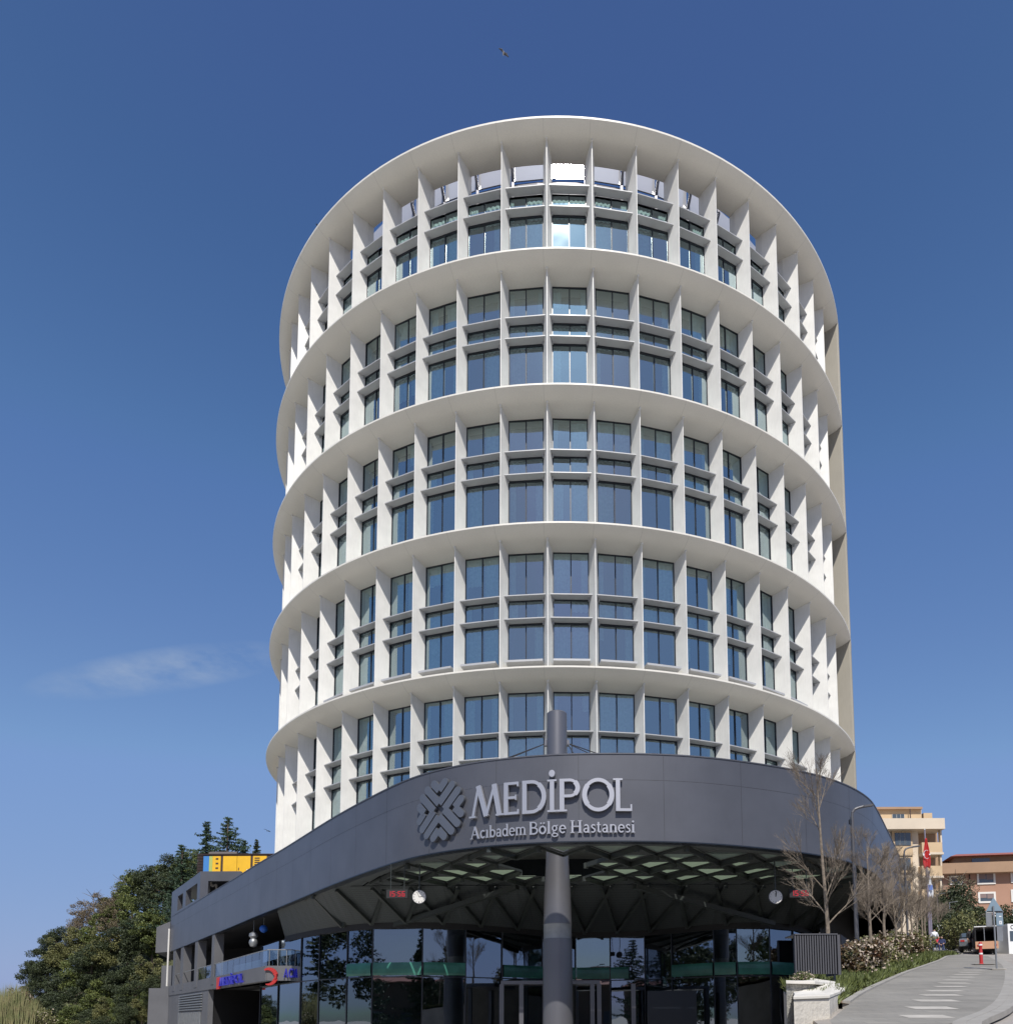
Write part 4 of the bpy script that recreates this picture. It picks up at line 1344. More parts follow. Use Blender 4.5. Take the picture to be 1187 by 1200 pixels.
# illuminated wall letters on the terrace slab
ns = empty('illuminated_sign', fascia_pt(s_of_px(256), 2.6, 0))
tag(ns, 'blue illuminated letters with a red mark on the slab edge of the left terrace', 'illuminated sign')
base = Vector(ns.location)
def nb(mb, name, m, root, base):
    mb.v = [tuple(Vector(q) - base) for q in mb.v]
    return mb.build(name, m, root)
u0_ = s_of_px(256.5); u1_ = s_of_px(283)
rb = MB(); wing_strip(rb, s_of_px(253), s_of_px(255.3), 2.45, 3.35, .12, .1, 2); nb(rb, 'red_mark', 'neon_red', ns, base)
wd = 'MEDİPOL'
tw = sum(G[c][0] for c in wd) * .62
sx = (u1_ - u0_) / tw
for c in wd:
    def mf(u, v_, o_, u0_=u0_): return fascia_pt(u0_ + u, 2.66 + v_, o_)
    nb(glyph_mesh(c, .62, mf, .14, sx, .02), 'letter', 'neon_blue', ns, base)
    u0_ += G[c][0] * .62 * sx
eY = eS[1] - .02
ns2 = empty('emergency_sign', (eS[0] + .3, eY, 2.6))
tag(ns2, 'red crescent and blue ACİL letters on the slab return beside the lobby', 'illuminated sign')
base = Vector(ns2.location)
c0 = at(325, 1145, eY)
cr = MB()
pts = [(c0.x - .55 + .0 + .50 * cos(radians(t)), c0.z + .50 * sin(radians(t))) for t in range(-105, 126, 15)]
for k in range(len(pts) - 1):
    ww = .16 * sin(pi * (k + .7) / len(pts)) + .04
    cr.quadbar((pts[k][0], eY - .08, pts[k][1]), (pts[k + 1][0], eY - .08, pts[k + 1][1]), .1, ww * 1.3)
nb(cr, 'crescent', 'neon_red', ns2, base)
x_ = at(333, 1145, eY).x; x_end = at(356, 1145, eY).x
for k_, c in enumerate('ACİL'):
    w__ = (x_end - x_) / 4
    def mf(u, v_, o_, k_=k_): return (x_ + k_ * w__ + u, eY - .02 - o_, 2.75 + v_)
    nb(glyph_mesh(c, .55, mf, .12, w__ / (G[c][0] * .55) * .95, .02), 'letter', 'neon_blue', ns2, base)

# ================================================================== GENERATOR ON THE ROOF
gen = empty('generator_container', (-30.6, 73.6, 13.4))
tag(gen, 'yellow generator container with blue and green stripes on the roof at the far left', 'generator')
gx0 = at(230.5, 1020, 73.6).x + 30.6; gx1 = 12.5
gw = gx1 - gx0
gh = 2.1
MB().box(gx0 + .1, gx1, .12, 2.6, 0.0, gh).build('body', 'brown_metal', gen)
# door panels; px boundaries -> metres
def gxx(px_): return at(px_, 1015, 73.6).x + 30.6
for (a_, b_, m_) in ((238, 244.6, 'blue_paint'), (244.7, 248.6, 'green_paint'), (248.7, 258.2, 'yellow_paint'), (261, 277.2, 'yellow_paint'), (277.6, 293.2, 'yellow_paint'), (296, 312, 'yellow_paint')):
    MB().box(gxx(a_), gxx(b_), 0.04, .12, .08, gh - .15).build('door_panel', m_, gen)
lk = MB()
for i in range(4): lk.box(gxx(252.5), gxx(255.5), .02, .04, .3 + .44 * i, .45 + .44 * i)
lk.box(gxx(279), gxx(280), .02, .04, .6, .85)
for i in range(4): lk.box(gxx(298), gxx(304), .02, .04, gh - .4 - .2 * i, gh - .3 - .2 * i)
lk.build('latches', 'brown_metal', gen)
lo_ = MB()
for i in range(14): lo_.box(gx0 - .02, gxx(237.3), .06, .12, .05 + .145 * i, .12 + .145 * i)
for i in range(14): lo_.box(gx0 - .02, gx0 + .1, .12, 2.5, .05 + .145 * i, .12 + .145 * i)
lo_.build('louvres', 'brown_metal', gen)
MB().tube((gxx(240), 1.0, gh + .22), (gxx(273), 1.0, gh + .22), .26, .26, 14).build('exhaust_duct', 'duct', gen, smooth=True)
MB().box(gx0, gx1, 0, 2.7, gh, gh + .07).build('roof_plate', 'brown_metal', gen)
sp_ = MB(); 
hp2 = [(gxx(253), -.25, -.1), (gxx(249), -.3, -.5), (gxx(251), -.3, -.95), (gxx(256), -.3, -.8), (gxx(257), -.3, -1.6), (gxx(255), -.3, -2.4)]
sp_.path(hp2, .1, 8); sp_.build('pipe', 'render_white', gen)

# ================================================================== APARTMENT BUILDINGS
def apt(name, label):
    o = empty(name); tag(o, label, 'building'); return o
def wbox(mb, px0, px1, py0, py1, Y0, Y1):
    a = at(px0, py0, Y0); b = at(px1, py1, Y0)
    mb.box(min(a.x, b.x), max(a.x, b.x), Y0, Y1, min(a.z, b.z), max(a.z, b.z)); return mb
Yb = 100.0
bg_ = apt('apartment_block', 'beige apartment block with white parapet and corner balconies behind the bare trees')
a = at(1000, 962, Yb); b = at(1083, 1130, Yb)
MB().box(a.x, b.x, Yb, Yb + 16, 6.0, a.z).build('wall', 'render_cream', bg_)
r_x = at(1101, 975, Yb).x
MB().box(b.x + .003, r_x + .25, Yb + 1.2, Yb + 15, 6.0, a.z).build('balcony_recess_wall', 'render_tan', bg_)
wbox(MB(), 995, 1107.5, 959.5, 971.5, Yb - 1.4, Yb + 17).build('parapet', 'render_cream', bg_)
wbox(MB(), 1012, 1080, 948, 959.6, Yb + 1.5, Yb + 14).build('penthouse_wall', 'render_beige', bg_)
wbox(MB(), 1011, 1081, 946, 948.2, Yb + 1.0, Yb + 14.5).build('penthouse_roof', 'render_tan', bg_)
wbox(MB(), 1082, 1092.5, 953, 959.6, Yb + 2.5, Yb + 6).build('chimney', 'render_beige', bg_)
for k, py in enumerate((987.5, 1015.0, 1042.5, 1070)):
    wbox(MB(), 1080, 1104.5, py, py + 11.5, Yb - 1.0, Yb + 1.5).build('balcony', 'render_beige', bg_)
    wbox(MB(), 1081, 1106, py + 11.6, py + 14, Yb - 1.1, Yb + 1.6).build('balcony_slab', 'render_cream', bg_)
    wbox(MB(), 1101.5, 1104, py - 14, py, Yb - .8, Yb - .2).build('balcony_post', 'render_cream', bg_)
for k, (py0, py1) in enumerate(((977.5, 990.5), (1007, 1019), (1034, 1046))):
    wbox(MB(), 1045, 1070, py0 - 4, py1 + (14 if k == 0 else 4), Yb - .25, Yb).build('bay_panel', 'render_beige', bg_)
    f = wbox(MB(), 1048.5, 1067.5, py0 - 1.2, py1 + .5, Yb - .32, Yb - .25).build('window', 'window_glass', bg_)
    fr = MB()
    for px_ in (1053, 1054.5, 1059.5, 1061): wbox(fr, px_, px_ + .7, py0 - 1, py1, Yb - .37, Yb - .32)
    fr.build('frame', 'white_trim', f)
    f = wbox(MB(), 1016, 1034, py0, py1, Yb - .08, Yb - .003).build('window', 'window_glass', bg_)
f = wbox(MB(), 1045.5, 1060, 954.5, 962, Yb + 1.42, Yb + 1.5).build('window', 'window_glass', bg_)
fr = MB()
for px_ in (1045.5, 1050.5, 1055, 1059.5): wbox(fr, px_, px_ + .6, 954.5, 962, Yb + 1.38, Yb + 1.42)
fr.build('frame', 'white_trim', f)
pp = MB(); q = at(1069.5, 946, Yb); pp.box(q.x, q.x + .12, Yb + .95, Yb + 1.0, q.z - 1.6, q.z); pp.build('rain_pipe', 'brown_metal', bg_)
pp = MB(); q = at(1044, 975, Yb); pp.box(q.x, q.x + .12, Yb - .15, Yb - .01, 8, q.z); pp.build('rain_pipe', 'galv', bg_)

Yo = 118.0
ob = apt('orange_apartment_block', 'orange rendered block with red attic roof and white framed windows at the right edge')
o0 = at(1104, 1026, Yo); o1 = at(1310, 1026, Yo)
# facade slightly turned: right end nearer
ang = radians(-9)
ob.location = (o0.x, Yo, 0); ob.rotation_euler = (0, 0, ang)
Lb = o1.x - o0.x
zt_ = o0.z
def ol(px_, py_): 
    # world point on turned facade plane -> local
    r = ray(px_, py_)
    d = Vector((cos(ang), sin(ang), 0)); nn = Vector((sin(ang), -cos(ang), 0))
    P0 = Vector((o0.x, Yo, 0))
    t = (P0.dot(nn)) / (r.dot(nn))
    w = r * t - P0
    return w.dot(d), w.z
MB().box(0, Lb, 0, 16, 6, zt_).build('wall', 'render_orange', ob)
MB().box(-.6, Lb, -1.3, 16.4, zt_, zt_ + .35).build('eaves_slab', 'render_tan', ob)
MB().box(-.6, Lb, -1.3, -1.05, zt_ + .353, zt_ + 1.55).build('attic_parapet', 'render_tan', ob)
MB().box(-.55, -.3, -1.04, 16, zt_ + .353, zt_ + 1.5).build('attic_side_parapet', 'render_tan', ob)
MB().box(2.2, Lb, .8, 15, zt_ + .353, zt_ + 2.75).build('attic_wall', 'render_tan', ob)
rf = MB()
rz = zt_ + 2.75
rf.add([(1.2, -.4, rz), (Lb, -.4, rz), (Lb, 16, rz), (1.2, 16, rz), (4.0, 6, rz + 1.5), (Lb, 6, rz + 1.5), (Lb, 9, rz + 1.5), (4.0, 9, rz + 1.5)],
       [(0, 1, 5, 4), (4, 5, 6, 7), (7, 6, 2, 3), (0, 4, 7, 3), (1, 2, 6, 5), (0, 3, 2, 1)])
rf.build('roof', 'roof_red', ob)
MB().box(-.3, 2.0, 3.5, 9, zt_ + .353, zt_ + 2.6).build('attic_side_room', 'render_tan', ob)
for (a_, b_) in ((4.5, 7.0), (10.5, 16.5), (18, 21)):
    MB().box(a_, b_, .72, .8, zt_ + 1.5, zt_ + 2.5).build('attic_window', 'window_glass', ob)
for (px0, px1, py0, py1) in ((1144, 1166.5, 1022, 1036.5), (1145.5, 1167, 1046, 1058.5), (1183.5, 1206, 1020, 1034.5), (1184, 1206, 1043, 1057), (1112, 1128.5, 1027, 1037), (1112, 1129, 1050, 1059), (1147, 1168, 1068, 1080), (1185, 1206, 1066, 1079), (1225, 1247, 1019, 1033), (1225, 1247, 1042, 1056)):
    x0, z1 = ol(px0, py0); x1, z0 = ol(px1, py1)
    fr = MB()
    t_ = .28
    fr.box(x0, x1, -.14, -.003, z0, z0 + t_); fr.box(x0, x1, -.14, -.003, z1 - t_, z1)
    fr.box(x0, x0 + t_, -.14, -.003, z0 + t_, z1 - t_); fr.box(x1 - t_, x1, -.14, -.003, z0 + t_, z1 - t_)
    f = fr.build('window', 'white_trim', ob)
    MB().box(x0 + t_, x1 - t_, -.06, -.003, z0 + t_, z1 - t_).build('pane', 'window_glass', f)
    sh = MB(); xm = (x0 + x1) / 2
    sh.box(x0 + t_, xm - .05, -.10, -.06, z0 + t_ + .5, z1 - t_); sh.box(xm + .05, x1 - t_, -.10, -.06, z0 + t_ + .4, z1 - t_)
    sh.build('shutter', 'shutter', f)
x0, _ = ol(1136.5, 1040)
MB().tube((x0, -.12, 6), (x0, -.12, zt_), .08, .08, 8).build('rain_pipe', 'brown_metal', ob)

# ================================================================== TREES
def np_mesh(name, V, Fq, mats, mi=None):
    me = bpy.data.meshes.new(name)
    me.from_pydata(V, [], Fq)
    for q in mats: me.materials.append(MATS[q])
    if mi is not None: me.polygons.foreach_set('material_index', mi)
    me.update()
    return me
def leaf_quads(cent, size, rng, flat=0.0):
    n_ = len(cent)
    u = rng.normal(size=(n_, 3)); u /= np.linalg.norm(u, axis=1)[:, None]
    w = rng.normal(size=(n_, 3)); w[:, 2] *= (1 - flat)
    v_ = np.cross(u, w); v_ /= np.linalg.norm(v_, axis=1)[:, None]
    s_ = size * rng.uniform(.55, 1.3, n_)[:, None]
    a = cent + u * s_; b = cent + v_ * s_ * .55; c = cent - u * s_; d = cent - v_ * s_ * .55
    V = np.stack([a, b, c, d], 1).reshape(-1, 3)
    Fq = np.arange(n_ * 4).reshape(-1, 4)
    return V, Fq
def crown_mesh(name, H, R, nclump, nleaf, leaf, m_, seed, shape='round'):
    rng = np.random.default_rng(seed)
    C_ = []
    while len(C_) < nclump:
        q = rng.uniform(-1, 1, 3)
        rr_ = np.linalg.norm(q)
        if .35 < rr_ < 1.0: C_.append(q)
    C_ = np.array(C_)
    lump = rng.uniform(.7, 1.12, nclump)[:, None]
    C_ = C_ * lump * np.array([R * .85, R * .85, H * .42]) + np.array([0, 0, H * .56])
    if shape == 'cone':
        t = rng.uniform(0, 1, nclump) ** 0.8
        a = rng.uniform(0, 2 * pi, nclump)
        rad = R * (1 - t) * rng.uniform(.35, 1.0, nclump)
        C_ = np.stack([rad * np.cos(a), rad * np.sin(a), H * (.12 + .86 * t)], 1)
    cents = []
    for c in C_:
        k = int(nleaf / nclump * rng.uniform(.5, 1.5))
        cr_ = R * rng.uniform(.16, .38)
        d = rng.normal(size=(k, 3)); d /= np.linalg.norm(d, axis=1)[:, None]
        cents.append(c + d * (cr_ * rng.uniform(.3, 1, k)[:, None] ** .5) * np.array([1, 1, .75]))
    V, Fq = leaf_quads(np.concatenate(cents), leaf, rng)
    return np_mesh(name, V.tolist(), Fq.tolist(), [m_])
def conifer_mesh(name, H, R, m_, seed, leaf=.16):
    rng = np.random.default_rng(seed)
    cents = []
    lev = int(H / .42)
    for i in range(lev):
        t = i / lev
        z_ = H * (.14 + .86 * t)
        rad = R * (1 - t) ** .9 * rng.uniform(.6, 1.25) + .10
        nb_ = rng.integers(6, 10)
        for k in range(nb_):
            a = rng.uniform(0, 2 * pi)
            L_ = rad * rng.uniform(.45, 1.35)
            m_n = int(9 + L_ * 22)
            s_ = rng.uniform(.12, 1, m_n)
            spread = .10 + .30 * s_ * (1 - .75 * s_)
            x = np.cos(a) * L_ * s_ + rng.normal(size=m_n) * spread * .45
            y = np.sin(a) * L_ * s_ + rng.normal(size=m_n) * spread * .45
            zz = z_ - .22 * L_ * s_ + .20 * L_ * s_ ** 3 + rng.normal(size=m_n) * .07
            cents.append(np.stack([x, y, zz], 1))
    V, Fq = leaf_quads(np.concatenate(cents), leaf, rng, .5)
    return np_mesh(name, V.tolist(), Fq.tolist(), [m_])
def trunk_mesh(name, H, r, m_, seed, limbs=6, spread=1.5):
    rg = random.Random(seed)
    mb = MB()
    p = Vector((0, 0, -.5)); d = Vector((0, 0, 1)); n_ = 6
    for k in range(n_):
        q = p + Vector((rg.uniform(-.1, .1), rg.uniform(-.1, .1), (H + .5) / n_))
        mb.tube(p, q, r * (1 - k / n_ * .8), r * (1 - (k + 1) / n_ * .8), 7, False)
        if k >= 2:
            for _ in range(limbs // 3 + 1 if limbs else 0):
                a = rg.uniform(0, 2 * pi)
                e_ = q + Vector((cos(a) * spread * rg.uniform(.5, 1), sin(a) * spread * rg.uniform(.5, 1), H * rg.uniform(.05, .2)))
                mb.tube(q, e_, r * .35, r * .1, 5, False)
        p = q
    o = mb.build(name, m_, None)
    me = o.data; bpy.data.objects.remove(o)
    return me
VAR = {}
def add_variant(key, crown, trunk): VAR[key] = (crown, trunk)
add_variant('dark', crown_mesh('crown', 8, 3.2, 46, 11000, .115, 'leaf_dark', 11), trunk_mesh('trunk', 6.0, .22, 'bark_dark', 1))
add_variant('dark2', crown_mesh('crown', 8, 3.4, 38, 11000, .12, 'leaf_dark', 12), trunk_mesh('trunk', 6.0, .22, 'bark_dark', 2))
add_variant('mid', crown_mesh('crown', 8, 3.2, 42, 11000, .115, 'leaf_mid', 13), trunk_mesh('trunk', 6.0, .2, 'bark_dark', 3))
add_variant('olive', crown_mesh('crown', 8, 3.1, 40, 11000, .11, 'leaf_olive', 14), trunk_mesh('trunk', 6.0, .2, 'bark_dark', 4))
add_variant('brown', crown_mesh('crown', 8, 2.6, 40, 5200, .09, 'leaf_brown', 15), trunk_mesh('trunk', 7.0, .16, 'bark_pale', 5, 12, 1.8))
add_variant('cedar', conifer_mesh('crown', 12, 4.2, 'leaf_cedar', 16, .12), trunk_mesh('trunk', 11.0, .26, 'bark_dark', 6, 0, .3))
add_variant('cedar2', conifer_mesh('crown', 12, 3.6, 'leaf_cedar', 17, .12), trunk_mesh('trunk', 11.0, .24, 'bark_dark', 7, 0, .3))
add_variant('spruce', conifer_mesh('crown', 12, 2.2, 'leaf_dark', 18, .15), trunk_mesh('trunk', 11.0, .2, 'bark_dark', 8, 0, .3))
rt = random.Random(5)
def tree(kind, x, y, z, sc, name, label, group, sxy=1.0, cat='tree'):
    cr_, tr_ = VAR[kind]
    r = empty(name, (x, y, z), rt.uniform(0, 6.28))
    r.scale = (sc * sxy, sc * sxy, sc)
    tag(r, label, cat, group)
    for nm, me in (('trunk', tr_), ('crown', cr_)):
        o = bpy.data.objects.new(nm, me); COL.objects.link(o); o.parent = r
    return r
# hillside terrain under the wood on the left
def sil(px_):     # skyline of the wood
    P = [(-60, 1215), (0, 1195), (22, 1150), (30, 1128), (60, 1095), (85, 1070), (110, 1052), (160, 1022), (205, 1003), (260, 985), (320, 980)]
    for (a, b), (c, d) in zip(P[:-1], P[1:]):
        if a <= px_ <= c: return b + (d - b) * (px_ - a) / (c - a)
    return 1215 if px_ < 0 else 985
def hill_h(X, Y):
    px_ = XP + F_ * X / max(Y, 1)
    zz = (1195 - sil(px_)) / F_ * 118 - 7.5
    t = min(1, max(0, (Y - 84) / 30))
    return -2.25 + max(0, (zz + 2.2)) * t
hl = MB()
gxs = [-190 + 6 * i for i in range(33)]; gys = [82 + 5 * i for i in range(14)]
for y in gys:
    for x in gxs: hl.v.append((x, y, hill_h(x, y)))
nx = len(gxs)
for j in range(len(gys) - 1):
    for i in range(nx - 1): hl.f.append((j * nx + i, j * nx + i + 1, (j + 1) * nx + i + 1, (j + 1) * nx + i)); hl.mi.append(0)
tag(hl.build('hillside', 'hill_soil', recalc=False, smooth=True), kind='structure')
desc = {'dark': 'dark evergreen tree', 'dark2': 'dark broad evergreen tree', 'mid': 'yellowish green leafy tree', 'olive': 'olive green tree', 'brown': 'thin brown budding tree', 'cedar': 'tall blue green cedar', 'cedar2': 'narrow blue green cedar', 'spruce': 'dark spruce'}
# rows from back (skyline) to front; px, kind, drop under skyline in px, depth, scale
rows = [
 (118, [(36, 'dark', 4, .75), (52, 'dark2', 2, .8), (70, 'dark', 0, .8), (88, 'brown', 0, .8), (102, 'brown', 0, .85), (117, 'brown', 0, .9), (132, 'olive', 2, .85), (146, 'brown', -2, .9), (160, 'mid', 2, .9), (174, 'dark', -5, .95), (190, 'mid', 4, .9), (205, 'dark', -2, 1), (224, 'mid', 0, 1)]),
 (108, [(42, 'dark2', 28, .75), (62, 'dark', 24, .8), (80, 'olive', 22, .8), (98, 'olive', 22, .85), (116, 'mid', 20, .85), (133, 'brown', 16, .9), (150, 'mid', 22, .9), (167, 'spruce', 12, .75), (182, 'spruce', 14, .8), (200, 'dark2', 20, .9)]),
 (100, [(30, 'dark', 40, .6), (50, 'dark', 55, .7), (72, 'dark2', 58, .75), (92, 'mid', 55, .8), (112, 'dark', 52, .85), (132, 'olive', 50, .85), (150, 'dark2', 52, .85), (170, 'dark', 50, .9), (188, 'mid', 60, .9)]),
 (92, [(45, 'dark', 78, .62), (68, 'olive', 92, .7), (90, 'dark2', 92, .7), (112, 'mid', 98, .7), (132, 'dark', 95, .75), (152, 'dark', 95, .75), (170, 'olive', 100, .75)]),
 (84, [(150, 'dark', 146, .42), (166, 'olive', 148, .45), (136, 'mid', 148, .4), (120, 'dark2', 146, .4), (176, 'mid', 138, .42), (104, 'dark', 142, .4), (88, 'olive', 126, .4), (186, 'dark', 128, .5)]),
 (87, [(42, 'mid', 75, .45), (60, 'dark', 84, .5), (80, 'mid', 104, .55), (102, 'dark', 122, .6), (124, 'olive', 122, .6), (145, 'mid', 125, .6), (163, 'dark2', 130, .6)]),
]
rn = ['on the skyline', 'in the second rank', 'in the middle rank', 'in the lower rank', 'in the lowest rank', 'near the foot']
cnt = {}
for ri, (Yr, lst) in enumerate(rows):
    n_ = len(lst)
    for i, (px_, kd, drop, sc) in enumerate(lst):
        top = at(px_, sil(px_) + drop, Yr)
        h_ = (12 if kd in ('spruce', 'cedar') else 8) * sc * 1.0
        ph_ = i / max(1, n_ - 1)
        nxt = 'number %d from the left' % (i + 1)
        ords = ['leftmost', 'second', 'third', 'fourth', 'fifth', 'sixth', 'seventh', 'eighth', 'ninth', 'tenth', 'eleventh', 'twelfth', 'thirteenth'][i]
        lab = '%s %s of the wooded hill, %s from left' % (desc[kd], rn[ri], ords)
        tree(kd, top.x + rt.uniform(-.4, .4), Yr + rt.uniform(-1, 1), top.z - h_ * .97, sc, 'hillside_tree', lab.replace('leftmost from left', 'leftmost of its rank'), 'trees on the wooded hillside', 1.08)
for px_, py, kd, sc, Y_, lab in ((213, 988, 'cedar2', 1.0, 98, 'spiky cedar just left of the yellow generator'), (243, 961, 'cedar2', 1.05, 100, 'slim cedar rising behind the blue end of the generator'), (268, 956, 'cedar', 1.12, 99, 'tallest cedar rising behind the yellow generator doors'),
                           (287, 984, 'cedar', .8, 101, 'low spreading cedar behind the right half of the generator'), (301, 983, 'spruce', .7, 104, 'thin spruce tip beside the white tower foot')):
    top = at(px_, py, Y_)
    tree(kd, top.x, Y_, top.z - 12 * sc, sc, 'conifer', lab, 'conifers behind the generator')
# bottom left: pale tall grass and blossoming bush
rng = np.random.default_rng(4)
V = []; Fq = []
for i in range(2600):
    px_ = rng.uniform(-25, 40)
    y0 = rng.uniform(58, 70)
    b_ = at(px_, 1195, y0)
    hgt = rng.uniform(.5, 1.0) * (3.1 if px_ < 26 else 2.0) * (1.0 if px_ > 4 else .85)
    z0_ = -.8
    lean = rng.normal(size=2) * .25
    k = len(V)
    V += [(b_.x - .05, y0, z0_), (b_.x + .05, y0, z0_), (b_.x + lean[0], y0 + lean[1], z0_ + hgt + .8)]
    Fq.append((k, k + 1, k + 2))
me = np_mesh('tall_grass', V, Fq, ['pale_grass'])
o = bpy.data.objects.new('tall_grass', me); COL.objects.link(o); tag(o, 'pale dry tall grass in the bottom left corner', 'grass', kind='stuff')
mound = MB()
mound.add([(-62, 56, -2.2), (-41, 56, -2.2), (-50, 74, 0.3), (-72, 74, 0.6)], [(0, 1, 2, 3)])
tag(mound.build('grass_bank', 'hill_soil', recalc=False), kind='structure')

def shrub(name, x, y, z, R, H, n_, leaf, mats, fr, seed, label, group=None, cat='shrub', fl=.25):
    rng = np.random.default_rng(seed)
    r = empty(name, (x, y, z)); tag(r, label, cat, group)
    k = n_
    nc = 14
    cc = rng.uniform(-1, 1, (nc, 3)) * np.array([R * .6, R * .6, H * .32]) + np.array([0, 0, H * .5])
    idx = rng.integers(0, nc, k)
    d = rng.normal(size=(k, 3)); d /= np.linalg.norm(d, axis=1)[:, None]
    cents = cc[idx] + d * np.array([R * .42, R * .42, H * .28]) * rng.uniform(.2, 1, k)[:, None] ** .5
    cents[:, 2] = np.maximum(cents[:, 2], .02)
    V, Fq = leaf_quads(cents, leaf, rng)
    o = bpy.data.objects.new('foliage', np_mesh('foliage', V.tolist(), Fq.tolist(), [mats[0]])); COL.objects.link(o); o.parent = r
    mb = MB()
    rg = random.Random(seed)
    for _ in range(6):
        a = rg.uniform(0, 6.28); mb.tube((0, 0, -.1), (cos(a) * R * .4, sin(a) * R * .4, H * .6), .025, .01, 5)
    mb.build('stem', 'bark_dark', r)
    if len(mats) > 1:
        kk = int(n_ * fr)
        c2 = cc[rng.integers(0, nc, 22)][:, :] + np.array([0, 0, H * .12])
        c2 = c2[rng.integers(0, 22, kk)] + rng.normal(size=(kk, 3)) * np.array([R * .3, R * .3, H * .10])
        V, Fq = leaf_quads(c2, leaf * .9, rng)
        o = bpy.data.objects.new('flowers', np_mesh('flowers', V.tolist(), Fq.tolist(), [mats[1]])); COL.objects.link(o); o.parent = r; o['kind'] = 'stuff'
    return r
p = at(27, 1160, 62); shrub('flowering_bush', p.x, 62, -.6, 1.1, 3.4, 1500, .09, ['leaf_red', 'blossom'], .12, 3, 'reddish bush beside the pale grass in the bottom left corner')
p = at(45, 1190, 60); shrub('flowering_bush', p.x, 60, -.6, 1.3, 1.6, 1200, .08, ['leaf_olive', 'blossom'], .2, 5, 'low bush dotted with white blossom at the foot of the wood')

# bare street trees
def bare_mesh(seed, H=5.0, trunk_h=1.5, spread=1.0):
    rg = random.Random(seed)
    tk = MB(); tw = MB()
    cntr = [0]
    def grow(p, d, L, r, lev, mb):
        n_ = 3
        q = p
        for k in range(n_):
            d = (d + Vector((rg.uniform(-.1, .1), rg.uniform(-.1, .1), rg.uniform(-.02, .10)))).normalized()
            e_ = q + d * L / n_
            ra = r * (1 - .22 * k / n_ * 1.6); rb_ = r * (1 - .22 * (k + 1) / n_ * 1.6)
            mb.tube(q, e_, max(ra, .003), max(rb_, .0025), 6 if lev == 0 else (5 if lev == 1 else 3), False)
            q = e_
            if lev < 4:
                nb_ = (2, 2, 2, 2)[lev] if k else (1 if lev else 0)
                for _ in range(nb_):
                    a = rg.uniform(0, 2 * pi)
                    t_ = rg.uniform(.3, .72)
                    o_ = d.orthogonal().normalized(); o2 = d.cross(o_)
                    nd = (d * cos(t_) + (o_ * cos(a) + o2 * sin(a)) * sin(t_) * spread + Vector((0, 0, .15))).normalized()
                    grow(q, nd, L * rg.uniform(.45, .72), r * .48, lev + 1, tw)
        if lev < 4: grow(q, d, L * .6, r * .6, lev + 1, tw if lev else tw)
    p = Vector((0, 0, -.2)); d = Vector((0, 0, 1))
    q = Vector((rg.uniform(-.05, .05), rg.uniform(-.05, .05), trunk_h))
    tk.tube(p, q, .075, .055, 8, False)
    q2 = q + Vector((rg.uniform(-.12, .12), rg.uniform(-.1, .1), (H - trunk_h) * .5))
    tk.tube(q, q2, .055, .034, 7, False)
    q3 = q2 + Vector((rg.uniform(-.1, .1), 0, (H - trunk_h) * .42))
    tk.tube(q2, q3, .034, .01, 6, False)
    nl = 11
    for k in range(nl):
        t = k / (nl - 1)
        b = q.lerp(q2, t * 1.0) if t < .55 else q2.lerp(q3, (t - .55) / .6)
        a = k * 2.4 + rg.uniform(-.4, .4)
        el = rg.uniform(.62, 1.1)
        nd = Vector((cos(a) * cos(el) * spread, sin(a) * cos(el) * spread, sin(el))).normalized()
        grow(b, nd, (H * (.20 if H < 6 else .165)) * (1 - .45 * t) * rg.uniform(.75, 1.2), .022 * (1 - .4 * t), 1, tw)
    o1_ = tk.build('trunk', 'bark_pale'); o2_ = tw.build('twigs', 'bark_pale', recalc=False)
    a, b = o1_.data, o2_.data
    bpy.data.objects.remove(o1_); bpy.data.objects.remove(o2_)
    return a, b
BV = [bare_mesh(21), bare_mesh(22, 5.0, 1.7, .9), bare_mesh(23, 5.0, 1.5, 1.0), bare_mesh(24, 6.5, 1.6, .95)]
bt = [(971, 1128, 23.5, 3, 6.9, 'tall bare tree directly behind the dark slatted screen'),
      (1022.5, 1147.5, 28.6, 0, 5.0, 'bare tree nearest the footway, right of the first street lamp'),
      (1039, 1135, 34, 1, 5.2, 'second bare tree of the row along the footway'),
      (1051, 1130, 38.5, 2, 5.3, 'third bare tree of the row along the footway'),
      (1058.7, 1127, 43, 0, 5.4, 'fourth bare tree of the row, beside the second lamp pole'),
      (1069, 1124, 48, 1, 5.5, 'fifth bare tree of the row along the footway'),
      (1077, 1122, 53, 2, 5.6, 'sixth bare tree of the row along the footway'),
      (1081.5, 1121, 58, 0, 5.8, 'seventh bare tree of the row along the footway'),
      (1086, 1120, 63, 1, 6.0, 'eighth bare tree of the row, beside the red flag pole'),
      (1090, 1119, 69, 2, 6.2, 'ninth bare tree of the row along the footway'),
      (1101, 1117, 75, 0, 6.4, 'tenth bare tree of the row, near the seated people')]
for i, (px_, py, Y_, vi, H_t, lab) in enumerate(bt):
    q = at(px_, py, Y_)
    zz = street_z(Y_) + .15
    r = empty('bare_tree', (q.x, Y_, zz), i * 1.3)
    sc = H_t / (6.5 if vi == 3 else 5.0)
    r.scale = (sc, sc, sc)
    tag(r, lab, 'tree', 'bare young trees along the footway')
    for nm, me in zip(('trunk', 'twigs'), BV[vi]):
        o = bpy.data.objects.new(nm, me); COL.objects.link(o); o.parent = r

